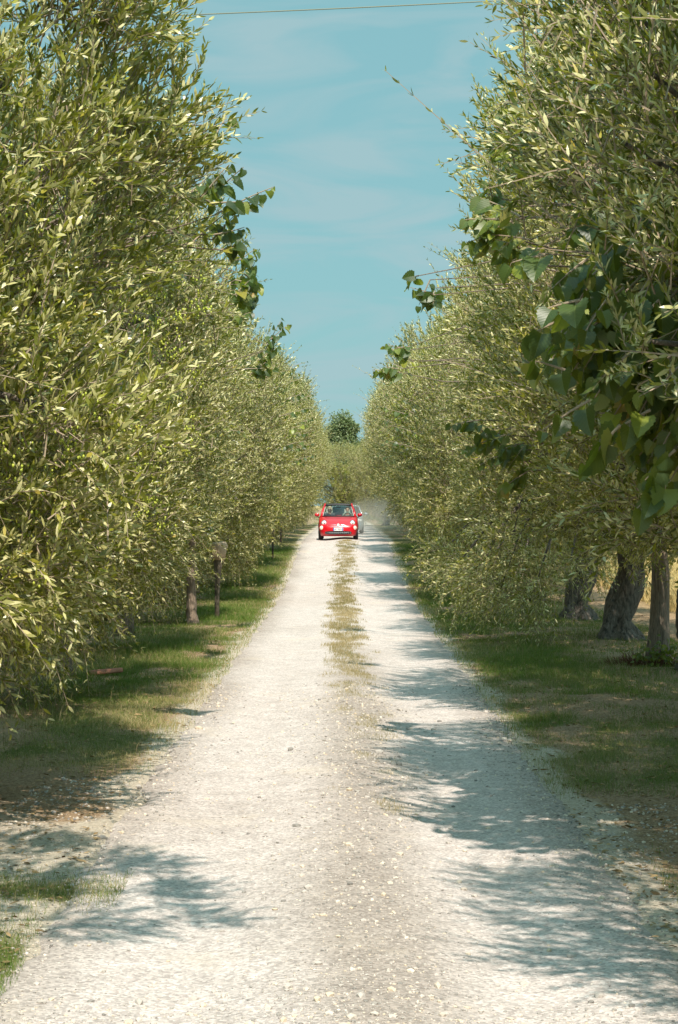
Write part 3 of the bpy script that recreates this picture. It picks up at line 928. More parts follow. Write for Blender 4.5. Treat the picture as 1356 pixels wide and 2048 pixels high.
yl = [47, 54.5, 62, 69.5, 77, 85, 93, 101, 109, 117]
for i, y in enumerate(yl):
    lab = ['olive tree on the left just past the weathered post, low twigs over the stakes', 'left-row olive tree, second past the weathered post',
           'left-row olive tree, third past the weathered post', 'left-row olive tree just before the red car'][i] if i < 4 else 'distant olive in the left row, merging with its neighbours beside and beyond the cars'
    copy_tree(protos[(i + 1) % 3], (-4.3 + rr.uniform(-.25, .2), y, gz(y) - .3 * (y > 60)), R(rr.uniform(-14, 14)), rr.uniform(.93, 1.05), lab, ROW_L)
# right row
bagR, CR, RrR, baseR = olive_crown(106, 3.2, 1.7, 7.4, 80, 7400, .084, -142, 74, .3, .54, longs=.08)
build_olive((4.45, 21.2, 0), 'olive tree on the right behind the near corner one, silvery twigs over the lane', bagR, CR, RrR, baseR, 221, group=ROW_R, trunk_r=.30, fruits=500, trunk_off=(.3, 0))
r2 = [o for o in COL.objects if o.name.startswith('olive_tree') and o['label'].startswith('olive tree on the right behind')][0]
copy_tree(r2, (4.75, 27.6, 0), R(8), .97, 'olive tree on the right whose crown spreads above the straight brown lime trunk', ROW_R)
bagQ, CQ, RrQ, baseQ = olive_crown(107, 3.05, 1.6, 7.1, 74, 7200, .084, -142, 78, .3, .54, longs=.08,
    extra=[(-2.15, -1.3, .95, .6), (-1.65, -2.0, 1.0, .65), (-2.4, -.3, 1.3, .65), (-1.95, -1.5, 1.9, .7), (-2.5, .6, 1.0, .6), (-1.1, -2.3, 1.5, .6), (-2.6, 1.6, 1.4, .7)])
q3 = build_olive((4.72, 34.2, 0), 'gnarled olive tree on the right behind the brown lime trunk, twigs trailing on the turf', bagQ, CQ, RrQ, baseQ, 223, group=ROW_R, trunk_r=.27)
copy_tree(q3, (4.75, 40.6, 0), R(6), .97, 'dark-stemmed olive tree on the right, second behind the straight brown lime trunk', ROW_R)
for i, y in enumerate([47.5, 54.5, 62, 69, 76.5, 84, 92, 100, 108, 116]):
    copy_tree(protos[(i + 2) % 3], (4.25 + rr.uniform(-.2, .25), y, gz(y)), R(-90 + rr.uniform(-14, 14)), rr.uniform(.93, 1.05),
              ['right-row olive tree, third behind the straight brown lime trunk', 'right-row olive tree, fourth behind the straight brown lime trunk',
               'right-row olive tree, fifth behind the straight brown lime trunk', 'right-row olive tree just before the red car'][i] if i < 4 else
              'distant olive in the right row, merging with its neighbours beside and beyond the dust', ROW_R)
# trees level with and behind the camera: their shade falls on the lane
copy_tree(protos[0], (-5.45, 6.9, 0), R(25), .93, 'olive tree beside the camera whose twigs shade the lower left gravel', ROW_L)
bagS, CS, RrS, baseS = olive_crown(108, 1.0, 4.9, 6.3, 3, 1300, .088, -10, 90, .5, .42, keep=lambda b: (b[:, 2] + .35 > 2.65 + .255 * (b[:, 1] + 7.5)), longs=0, extra=[(2.3, .5, 4.95, .42), (1.9, -.3, 4.8, .5), (1.4, .7, 5.0, .55), (.9, .0, 4.9, .6),
    (2.0, 1.0, 5.35, .5), (1.3, 1.6, 5.4, .5), (.6, 1.2, 5.2, .6), (.2, .4, 4.9, .6), (2.6, -.2, 4.9, .3)])
build_olive((-2.75, 7.5, .35), 'young olive tree beside the camera, its crown shading the lower left gravel', bagS, CS, RrS, baseS, 230, trunk_r=.12, trunk_off=(-2.4, 0))
copy_tree(protos[1], (4.66, 7.5, 0), R(-90), .98, 'olive tree beside the camera whose crown shades the lower right gravel', ROW_R)
copy_tree(protos[2], (4.7, .6, 0), R(-90), 1.0, 'olive tree behind the camera whose crown shades the lowest right gravel', ROW_R)
# the end of the lane
copy_tree(protos[0], (.1, 131, gz(131)), R(-55), .74, 'pale olive tree closing the far end of the lane behind the red car', None)
copy_tree(protos[2], (-3.9, 126, gz(126) - .3), R(-30), .95, 'olive tree at the far end of the left row, behind the red car mirror', None)
copy_tree(protos[1], (2.6, 127, gz(127)), R(-75), .74, 'olive tree at the far end of the lane, right of the pale closing olive', None)

# ------------------------------------------------------------------ lime trees (big heart-shaped leaves)
def lime_sprays(bag, sprays, leaf, rg, hi=True, bright=0.0):  # bright pushes leaf colour toward yellow, painting in backlight
    """sprays: list of (start, end, n leaves, sag)"""
    for st, en, n, sag in sprays:
        st, en = np.array(st, float), np.array(en, float)
        t = np.linspace(.1, 1, n)
        L = np.linalg.norm(en - st)
        pts = st + (en - st) * t[:, None]; pts[:, 2] -= sag * L * (t ** 2 - t) * -1 * .0 + sag * L * t * (t - 1) * -1 * -1
        d = norm(en - st)
        K = np.linspace(0, 1, 6); cp = st + (en - st) * K[:, None]; cp[:, 2] += -sag * L * K * (1 - K) * -1
        bag.curves(cp[None], np.linspace(.009, .003, 6)[None] * (1 + L * .3), 1, 5)
        pts = st + (en - st) * t[:, None]; pts[:, 2] += sag * L * t * (1 - t)
        sd_ = norm(np.cross(d, [0, 0, 1.0])[None])[0]
        alt = np.where(np.arange(n) % 2, 1, -1)[:, None]
        ld = d[None] * .45 + sd_[None] * alt * .65 + rg.normal(0, .28, (n, 3)); ld[:, 2] -= .75
        nn = rg.normal(0, .45, (n, 3)) + np.array([.0, -.55, .75])
        sz = leaf * rg.uniform(.65, 1.15, n) * (1 - .45 * t ** 3)
        ldn = norm(ld)
        pt = .28
        bag.curves(np.stack([pts, pts + ldn * (sz * pt * .5)[:, None] + np.array([0, 0, .01]), pts + ldn * (sz * pt)[:, None]], 1), np.full((n, 3), .0016), 1, 3)
        tv, tq = (LH, LHQ) if hi else (LL, LLQ)
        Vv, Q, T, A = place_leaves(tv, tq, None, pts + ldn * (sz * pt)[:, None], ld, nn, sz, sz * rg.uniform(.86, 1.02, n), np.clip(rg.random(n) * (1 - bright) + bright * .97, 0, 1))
        bag.add(Vv, Q, T, A, 0, leaf_uv(tv, n))

def lime_tree(loc, label, seed, sprays=(), leaf=.17, trunk_r=.17, trunk_h=2.6, crown_r=1.9, z0=2.6, z1=6.4, n=260, hi=False, bright=0.0, group='lime trees planted between the olives'):
    rg = np.random.default_rng(seed); rp_ = random.Random(seed)
    root = empty('lime_tree', loc); tag(root, label, 'lime tree', group)
    bm = bmesh.new()
    pts = [(rp_.uniform(-.03, .03), rp_.uniform(-.03, .03), -.2 + i * (z1 - .6) / 14) for i in range(15)]
    rad = [trunk_r * (1.35 if i == 0 else 1.12 if i == 1 else 1 - .055 * i) for i in range(15)]
    tube_bm(bm, pts, rad, 24, .035, rp_, lob=.015)
    bm_obj('trunk', bm, M['lime_bark'], root)
    bag = Bag(); bb = Bag(); sp = []
    for k in range(n):
        a = rg.uniform(0, 2 * math.pi); h = rg.uniform(z0, z1)
        f = math.sin(math.pi * min(1, max(0, (h - z0 + .5) / (z1 - z0 + .9)))) ** .6
        r1 = crown_r * f * rg.uniform(.45, 1)
        st = np.array([math.cos(a) * r1 * .5, math.sin(a) * r1 * .5, h - .1])
        en = np.array([math.cos(a + rg.normal(0, .3)) * r1, math.sin(a + rg.normal(0, .3)) * r1, h + rg.normal(0, .25)])
        sp.append((st, en, int(rg.integers(6, 11)), rg.uniform(-.1, .25)))
    lime_sprays(bag, sp, leaf, rg, hi)
    L0 = np.array(loc)
    if len(sprays) < 14:
        sprays = list(sprays) + [(np.array(s_[0]) + rg.normal(0, .10, 3) * np.array([1, 2, 1]), np.array(s_[1]) - (np.array(s_[1]) - np.array(s_[0])) * .3 + rg.normal(0, .10, 3) * np.array([1, 2, 1]), s_[2], s_[3]) for s_ in sprays]
    sp2 = [(np.array(s_[0]) - L0, np.array(s_[1]) - L0, s_[2], s_[3]) for s_ in sprays]
    lime_sprays(bag, sp2, leaf, rg, True, bright)
    ends = np.array([s_[0] for s_ in sp2] + [s_[0] for s_ in sp[::6]])
    N = len(ends)
    A = np.stack([np.zeros(N), np.zeros(N), np.clip(ends[:, 2] - .9, 1.8, z1 - 1)], -1)
    t = np.linspace(0, 1, 5)[None, :, None]
    pk = rg.random(N) < min(1, 45 / N)
    wob = rg.normal(0, .16, (N, 1, 3)) * np.sin(t * math.pi) + rg.normal(0, .10, (N, 1, 3)) * np.sin(t * 2 * math.pi) + np.array([0, 0, .35]) * np.sin(t * math.pi)
    bb.curves((A[:, None] * (1 - t) + ends[:, None] * t + wob)[pk], np.outer(np.full(int(pk.sum()), .024), [1, .8, .6, .4, .25]), 0, 6)
    link('branches', bb.mesh('branches', [M['lime_bark']], True), root)
    link('crown', bag.mesh('crown', [M['lime_leaf'], M['twig']]), root)
    return root

def S(p0, p1, Y, n, sag=.08, dY=0):
    return (P(*p0, Y), P(*p1, Y + dY), n, sag)
# left side, one after another along the lane
lime_tree((-3.9, 19.2, 0), 'lime tree between near and fruiting left olives, heart-shaped leaves high against the sky', 301,
    [S((430, 430), (545, 375), 18.5, 10), S((425, 470), (488, 455), 18.5, 9, -.1), S((425, 480), (470, 430), 18.6, 8), S((410, 380), (458, 330), 18.4, 8),
     S((420, 250), (432, 290), 18.2, 5), S((400, 400), (440, 350), 18.3, 7)], .135, crown_r=2.3, n=150, z1=6.2)
lime_tree((-3.9, 27.0, 0), 'lime tree on the left between the fruiting olive and the next one', 302,
    [S((480, 520), (512, 498), 27, 7), S((470, 560), (520, 575), 27, 9, .15), S((480, 610), (515, 590), 27, 7), S((490, 570), (512, 520), 27, 6),
     S((470, 590), (500, 560), 26.5, 8), S((465, 640), (500, 625), 26.5, 6)], .165, crown_r=2.3, n=130, z1=6.3)
lime_tree((-3.9, 35.2, 0), 'lime tree on the left before the weathered post, two leafy shoots poking over the lane', 303,
    [S((530, 690), (578, 648), 34.5, 9), S((500, 735), (552, 695), 34.5, 10), S((500, 750), (545, 715), 34.5, 8)], .17, crown_r=2.3, n=110, z1=6.4)
# slim dark stem by the post
lime_tree((-2.98, 38.8, 0), 'slender dark-stemmed young lime tree beside the weathered post on the left verge', 304, [], .13, trunk_r=.12, crown_r=.7, z0=1.6, z1=3.6, n=16)
# right side
near = []
rq = random.Random(5)
for k in range(330):
    px, py = rq.uniform(1110, 1420), rq.uniform(430, 1000)
    if py > 930 or (py > 700 and px < 1110 + (py - 700) * .8): continue
    if py < 620 and rq.random() < .75: continue
    yy = rq.uniform(12.5, 14.4)
    near.append(S((px + 45, py - 60), (px - 25, py + rq.uniform(-5, 60)), yy, 6, .12, rq.uniform(-.15, .15)))
near += [S((1180, 800), (1085, 860), 12.2, 5), S((1240, 850), (1175, 925), 12.1, 5), S((1340, 960), (1270, 1020), 12.0, 6), S((1350, 900), (1290, 960), 12.0, 6),
         S((1090, 510), (1025, 525), 12.0, 4), S((1160, 600), (1085, 620), 11.7, 4), S((1120, 640), (1060, 670), 12.2, 5), S((1130, 740), (1060, 720), 12.4, 6),
         S((1350, 700), (1290, 780), 11.8, 6), S((1300, 820), (1200, 880), 12.2, 7)]
for k in range(170):     # the upper crown, above the frame, shading the leaves below
    a_ = (rq.uniform(1.75, 4.2), rq.uniform(9.0, 12.2), rq.uniform(5.3, 6.6))
    near.append((a_, (a_[0] + rq.uniform(-.45, .3), a_[1] + rq.uniform(-.5, .2), a_[2] + rq.uniform(-.2, .3)), 7, .1))
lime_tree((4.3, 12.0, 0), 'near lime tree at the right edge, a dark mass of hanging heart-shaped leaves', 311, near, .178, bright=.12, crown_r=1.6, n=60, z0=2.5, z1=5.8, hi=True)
lime_tree((4.1, 17.8, 0), 'lime tree on the right with leaves coloured yellow-green as if backlit against the sky', 312,
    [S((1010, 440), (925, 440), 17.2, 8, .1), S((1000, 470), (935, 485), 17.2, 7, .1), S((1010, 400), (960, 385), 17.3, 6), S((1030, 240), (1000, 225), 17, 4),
     S((1040, 330), (1005, 300), 17, 5), S((1060, 480), (985, 470), 17.1, 7), S((1030, 530), (960, 470), 17.2, 7), S((1040, 280), (1010, 260), 17, 5)], .17, crown_r=2.0, n=120, z1=6.3, bright=.8)  # backlit look is put into the leaf colour
lime_tree((5.0, 24.6, 0), 'lime tree on the right, dark leaf clusters low beside the olive twigs', 313,
    [S((1010, 870), (930, 900), 23, 9, .1), S((1060, 880), (960, 930), 23, 9, .1), S((1060, 940), (1000, 980), 23, 8), S((960, 840), (905, 850), 23, 6), S((1050, 900), (990, 915), 22.8, 8),
     S((870, 590), (820, 575), 25, 6), S((860, 560), (838, 610), 25, 5)], .17, crown_r=1.9, n=110, z1=5.8)
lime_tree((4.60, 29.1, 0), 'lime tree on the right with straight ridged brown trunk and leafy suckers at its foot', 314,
    [S((820, 700), (770, 690), 33, 6), S((800, 745), (745, 740), 33, 8), S((810, 720), (785, 700), 33, 5)], .17, bright=.6, trunk_r=.165, trunk_h=3, crown_r=2.0, n=110, z0=2.8, z1=6.0)  # extra sprays yellowed in colour to look backlit
for i, (x, y) in enumerate([(-3.9, 50.8), (-3.9, 66), (4.0, 51), (4.0, 65.5)]):
    s_ = -1 if x > 0 else 1
    lime_tree((x, y, gz(y)), ['lime tree halfway along the left row, small bright leaves among the olives', 'far lime tree in the left row, just a few green tufts showing',
              'lime tree halfway along the right row, small bright leaves among the olives', 'far lime tree in the right row, just a few green tufts showing'][i], 320 + i,
              [((x + s_ * 2.0, y + k * .3, 4.5 + k * .4), (x + s_ * 2.9, y + k * .3 + .1, 4.8 + k * .42), 7, .1) for k in range(-2, 4)], .16, crown_r=2.2, n=70, z1=6.3 + gz(y))

# suckers and old stems round the foot of the brown lime trunk
def suckers():
    rg = np.random.default_rng(70)
    root = empty('sucker_shoots', (4.5, 28.75, 0)); tag(root, 'leafy green suckers and rusty dead stems round the foot of the brown lime trunk', 'suckers')
    st = Bag()
    n = 900
    a = rg.uniform(0, 6.28, n); r_ = rg.uniform(.05, .62, n) ** .8
    b0 = np.stack([np.cos(a) * r_ - .12, np.sin(a) * r_ * .8, np.full(n, -.03)], -1)
    h = rg.uniform(.06, .30, n) * (1.15 - r_)
    b1 = b0 + np.stack([np.cos(a) * .08 + rg.normal(0, .05, n), np.sin(a) * .06 + rg.normal(0, .04, n), h], -1)
    m_ = (b0 + b1) / 2 + rg.normal(0, .015, (n, 3))
    st.curves(np.stack([b0, m_, b1], 1), np.tile([.004, .003, .0015], (n, 1)), 0)
    link('stems', st.mesh('stems', [simple_mat('rusty_stem', (.13, .05, .025), .9, noise=.4)]), root)
    lf = Bag()
    n = 150
    c = np.stack([rg.normal(-.02, .20, n), rg.uniform(-.50, -.15, n), np.abs(rg.normal(.16, .10, n)) + .02], -1)
    Vv, Q, T, A = place_leaves(LL, LLQ, None, c, rg.normal(0, 1, (n, 3)) + np.array([0, -.3, -.3]), rg.normal(0, .5, (n, 3)) + np.array([0, -.3, 1]),
                               rg.uniform(.05, .09, n), rg.uniform(.045, .08, n), rg.uniform(.5, .93, n))
    lf.add(Vv, Q, T, A, 0)
    link('leaves', lf.mesh('leaves', [M['lime_leaf']]), root)
suckers()

# ------------------------------------------------------------------ the big tree far beyond the lane
def far_tree():
    rg = np.random.default_rng(90)
    root = empty('broadleaf_tree', (.0, 175, gz(175))); tag(root, 'round dark green broadleaf tree rising beyond the far end of the lane', 'tree')
    bm = bmesh.new()
    tube_bm(bm, [(0, 0, -.3), (.1, 0, 1.5), (0, .1, 3.5), (.1, 0, 6)], [.5, .4, .32, .2], 12, .05, random.Random(2))
    for k in range(6):
        a = k * 1.05; tube_bm(bm, [(0, 0, 2.6 + k * .2), (math.cos(a) * .9, math.sin(a) * .9, 4), (math.cos(a) * 1.8, math.sin(a) * 1.8, 5.6)], [.2, .13, .05], 8)
    bm_obj('trunk', bm, M['olive_bark'], root)
    bag = Bag()
    C = []
    for _ in range(46):
        v = norm(rg.normal(0, 1, 3)); C.append(v * np.array([1.7, 1.7, 2.7]) * rg.uniform(.5, 1.22) + np.array([0, 0, 5.8]))
    C = np.array(C); n = 26000
    li = rg.integers(0, len(C), n)
    v = norm(rg.normal(0, 1, (n, 3)))
    pos = C[li] + v * (rg.uniform(.2, 1.0, n) * rg.uniform(.5, 1.1, len(C))[li])[:, None]
    Vv, Q, T, A = place_leaves(LL, LLQ, None, pos, v + rg.normal(0, .6, (n, 3)), v + np.array([0, 0, .5]) + rg.normal(0, .4, (n, 3)), rg.uniform(.12, .2, n), rg.uniform(.09, .15, n), rg.random(n))
    bag.add(Vv, Q, T, A, 0)
    link('crown', bag.mesh('crown', [M['far_leaf']]), root)
far_tree()

# ------------------------------------------------------------------ small things on the verges
def post():
    m = bark_mat('weathered_wood', (.07, .055, .04), (.20, .16, .11), 9, 1.2, .7)
    cut = simple_mat('sawn_wood', (.40, .30, .20), .9, noise=.3, scale=30, bump=.3)
    Y = 40.5
    root = empty('wooden_post', (P(432, 1235, Y)[0], Y, gz(Y)))
    tag(root, 'weathered wooden post with a broad pale sawn top on the left verge', 'wooden post')
    bm = bmesh.new(); rg = random.Random(4)
    tube_bm(bm, [(.02, 0, -.1), (.02, 0, .35), (.03, 0, .8), (.04, 0, 1.15), (.05, 0, 1.32)], [.05, .048, .055, .09, .12], 16, .05, rg, lob=.04)
    bm_obj('stake', bm, m, root)
    bm = bmesh.new()
    tube_bm(bm, [(.05, 0, 1.22), (.055, 0, 1.38), (.07, -.01, 1.52), (.065, -.015, 1.58)], [.125, .155, .17, .14], 18, .05, rg, lob=.06)
    bm_obj('sawn_top', bm, cut, root)
post()

def stake(Y, px, h, label, r=.022):
    p = P(px, 1080, Y)
    bm = bmesh.new(); rg = random.Random(int(px))
    tube_bm(bm, [(0, 0, -.1), (.01, 0, h * .5), (.02, .01, h - .03), (.02, .01, h)], [r * 1.1, r, r * .95, r * .5], 10, .08, rg)
    o = bm_obj('wooden_stake', bm, simple_mat('dark_stake', (.045, .035, .028), .9, noise=.3))
    o.location = (p[0], Y, gz(Y)); tag(o, label, 'stake')
stake(66, 545, 1.0, 'thin dark wooden stake standing under the left olive twigs, nearer of two', .03)
stake(75, 561, .9, 'short dark stake under the left olive twigs, farther of two', .035)

def roof_tile():
    Y = 27.4
    p = P(212, 1350, Y)
    bm = bmesh.new()
    L, r0, r1, th = .46, .095, .078, .014
    n = 14; segs = 10
    def ring(x, r): return [[bm.verts.new((x, -math.cos(math.pi * k / n) * rr_, math.sin(math.pi * k / n) * rr_ * .85)) for k in range(n + 1)] for rr_ in (r, r - th)]
    rs = [ring(-L / 2 + L * i / segs + (0 if i < segs else .0), r0 + (r1 - r0) * i / segs - (.006 if i in (0, segs) else 0)) for i in range(segs + 1)]
    for A, B in zip(rs[:-1], rs[1:]):
        for k in range(n):
            bm.faces.new((A[0][k], A[0][k + 1], B[0][k + 1], B[0][k]))
            bm.faces.new((A[1][k + 1], A[1][k], B[1][k], B[1][k + 1]))
        for k in (0, n):
            bm.faces.new((A[0][k], B[0][k], B[1][k], A[1][k]))
    for E in (rs[0], rs[-1]):
        for k in range(n): bm.faces.new((E[0][k], E[1][k], E[1][k + 1], E[0][k + 1]))
    o = bm_obj('roof_tile', bm, simple_mat('terracotta', (.36, .15, .095), .85, noise=.35, scale=14, bump=.35), smooth=True)
    o.location = (p[0], Y, float(ground_z(np.array(p[0]), np.array(Y))) + .02); o.rotation_euler = (R(-8), R(-6), R(12))
    tag(o, 'curved terracotta roof tile lying in the shaded grass under the near left olive', 'roof tile')
roof_tile()

# overhead cable
def cable():
    Y = 42.0
    a, b = P(300, 34, Y), P(1100, -2, Y)
    d = (b - a) / np.linalg.norm(b - a)
    mid_ = (a + b) / 2
    bag = Bag()
    t = np.linspace(-32, 32, 41)
    pts = mid_ + d * t[:, None]; pts[:, 2] += .0009 * t ** 2 - .01
    bag.curves(pts[None], np.full((1, 41), .0125), 0, 8)
    o = link('overhead_cable', bag.mesh('overhead_cable', [simple_mat('cable_sheath', (.16, .17, .12), .6)], True))
    tag(o, 'thin dark overhead cable crossing the sky above the lane', 'cable')
cable()

# ------------------------------------------------------------------ vehicles
def box(bm, c, s, mat=0, bev=0, rot=None):
    mtx = Matrix.Translation(c) @ (rot.to_4x4() if rot else Matrix.Identity(4)) @ Matrix.Diagonal((*s, 1))
    r_ = bmesh.ops.create_cube(bm, size=1, matrix=mtx)
    if bev:
        es = list({e for v in r_['verts'] for e in v.link_edges})
        q = bmesh.ops.bevel(bm, geom=es, offset=bev, segments=2, affect='EDGES', profile=.6)
        for f in q['faces']: f.material_index = mat
    for v in r_['verts']:
        if v.is_valid:
            for f in v.link_faces: f.material_index = mat

def disc(bm, c, r, depth, axis='Y', seg=24, mat=0, r2=None):
    rot = {'Y': Matrix.Rotation(R(90), 4, 'X'), 'X': Matrix.Rotation(R(90), 4, 'Y'), 'Z': Matrix.Identity(4)}[axis]
    q = bmesh.ops.create_cone(bm, cap_ends=True, segments=seg, radius1=r, radius2=r if r2 is None else r2, depth=depth, matrix=Matrix.Translation(c) @ rot)
    for v in q['verts']:
        for f in v.link_faces: f.material_index = mat

MC = dict(
    red=simple_mat('red_paint', (.52, .003, .012), .30, coat=1.0, spec=.5),
    silver=simple_mat('silver_paint', (.50, .53, .55), .3, metal=.5, coat=.8),
    black=simple_mat('black_plastic', (.018, .018, .02), .5),
    rubber=simple_mat('rubber', (.02, .02, .022), .85, noise=.3),
    chrome=simple_mat('chrome', (.85, .85, .86), .12, metal=1),
    lens=simple_mat('lamp_glass', (.80, .82, .80), .10, spec=.8),
    lampdark=simple_mat('lamp_bowl', (.10, .11, .13), .2, metal=.6),
    amber=simple_mat('fog_lens', (.90, .80, .62), .12, spec=.8),
    cloth=simple_mat('soft_top_cloth', (.035, .04, .045), .9, noise=.3, scale=60),
    ivory=simple_mat('ivory_trim', (.70, .68, .58), .6),
    seat=simple_mat('seat_cloth', (.10, .10, .10), .9, noise=.3),
    plate=simple_mat('plate_white', (.80, .82, .80), .4),
    blue=simple_mat('plate_blue', (.02, .10, .42), .4),
    ink=simple_mat('plate_ink', (.03, .03, .04), .6),
    alloy=simple_mat('alloy', (.55, .56, .58), .25, metal=.9),
)
gm_, gn, gl = new_mat('window_glass')
go = gn.new('ShaderNodeOutputMaterial'); gt = gn.new('ShaderNodeBsdfTransparent'); gt.inputs[0].default_value = (.50, .60, .57, 1)
gg = gn.new('ShaderNodeBsdfGlossy'); gg.inputs['Roughness'].default_value = .03
gfr = gn.new('ShaderNodeFresnel'); gfr.inputs[0].default_value = 1.45; gmx = gn.new('ShaderNodeMixShader')
gl.new(gfr.outputs[0], gmx.inputs[0]); gl.new(gt.outputs[0], gmx.inputs[1]); gl.new(gg.outputs[0], gmx.inputs[2]); gl.new(gmx.outputs[0], go.inputs[0])
MC['glass'] = gm_

def shell_mesh(stations, n=15, open_range=None):
    """stations: (y, halfwidth, zbottom, zbelt, ztop, roundness); car nose at y=0, tail at +y"""
    bm = bmesh.new()
    rings = []
    for (y, w, zb, zs, zt, q) in stations:
        half = []
        # from bottom centre out and round over the shoulder to the top centre
        for i in range(n + 1):
            t = i / n
            if t < .15: x = w * .90 * t / .15; z = zb
            elif t < .62:
                u = (t - .15) / .47
                z = zb + (zs - zb) * u
                x = w * (.90 + .10 * math.sin(min(1, u * 1.25) * math.pi / 2)) * (1 - .05 * max(0, u - .7) / .3)
            else:
                u = (t - .62) / .38
                a = u * math.pi / 2
                x = w * .95 * math.cos(a) ** q
                z = zs + (zt - zs) * math.sin(a) ** (q * .9)
            half.append((x, z))
        ring = [bm.verts.new((x, y, z)) for x, z in half] + [bm.verts.new((-x, y, z)) for x, z in half[-2:0:-1]]
        rings.append(ring)
    m = len(rings[0])
    for a, b in zip(rings[:-1], rings[1:]):
        for k in range(m): bm.faces.new((a[k], a[(k + 1) % m], b[(k + 1) % m], b[k]))
    bm.faces.new(rings[0]); bm.faces.new(rings[-1][::-1])
    for f in bm.faces: f.smooth = True
    bmesh.ops.recalc_face_normals(bm, faces=bm.faces)
    return bm

def arch_cut(bm, ys, r, zc, w):
    """darken the wheel arches: faces whose side centre lies inside an arch get slot 1"""
    for f in bm.faces:
        c = f.calc_center_median()
        if abs(c.x) > w * .86:
            for y in ys:
                if (c.y - y) ** 2 + (c.z - zc) ** 2 < r * r: f.material_index = 1

def wheel(parent, c, r, wdt):
    root = empty('wheel', c); root.parent = parent
    bm = bmesh.new()
    prof = [(r * .66, -.5), (r * .92, -.5), (r, -.36), (r, .36), (r * .92, .5), (r * .66, .5)]
    N = 32; rings = []
    for k in range(N):
        a = 2 * math.pi * k / N
        rings.append([bm.verts.new((x * wdt, math.cos(a) * q, math.sin(a) * q)) for q, x in prof])
    for k in range(N):
        A, B = rings[k], rings[(k + 1) % N]
        for j in range(len(prof)): bm.faces.new((A[j], A[(j + 1) % len(prof)], B[(j + 1) % len(prof)], B[j]))
    bm_obj('tyre', bm, MC['rubber'], root, smooth=True)
    bm = bmesh.new(); s_ = 1 if c[0] > 0 else -1
    disc(bm, (s_ * wdt * .15, 0, 0), r * .66, wdt * .5, 'X', 32)
    for k in range(5):
        a = k * 2 * math.pi / 5
        box(bm, (s_ * wdt * .44, math.cos(a) * r * .35, math.sin(a) * r * .35), (.03, r * .16, r * .52), 0, .004, Matrix.Rotation(a - R(90), 3, 'X'))
    disc(bm, (s_ * wdt * .44, 0, 0), r * .16, .05, 'X', 16)
    bm_obj('rim', bm, MC['alloy'], root)
    return root

def on_front(bvh, x, z):
    h = bvh.ray_cast(Vector((x, -2, z)), Vector((0, 1, 0)))
    return h[0].y if h[0] else 0.1

def ribbon(bm, pts, w, mat=0, th=.008):
    """rounded strip along pts"""
    tube_bm(bm, pts, [w] * len(pts), 8, mat=mat)

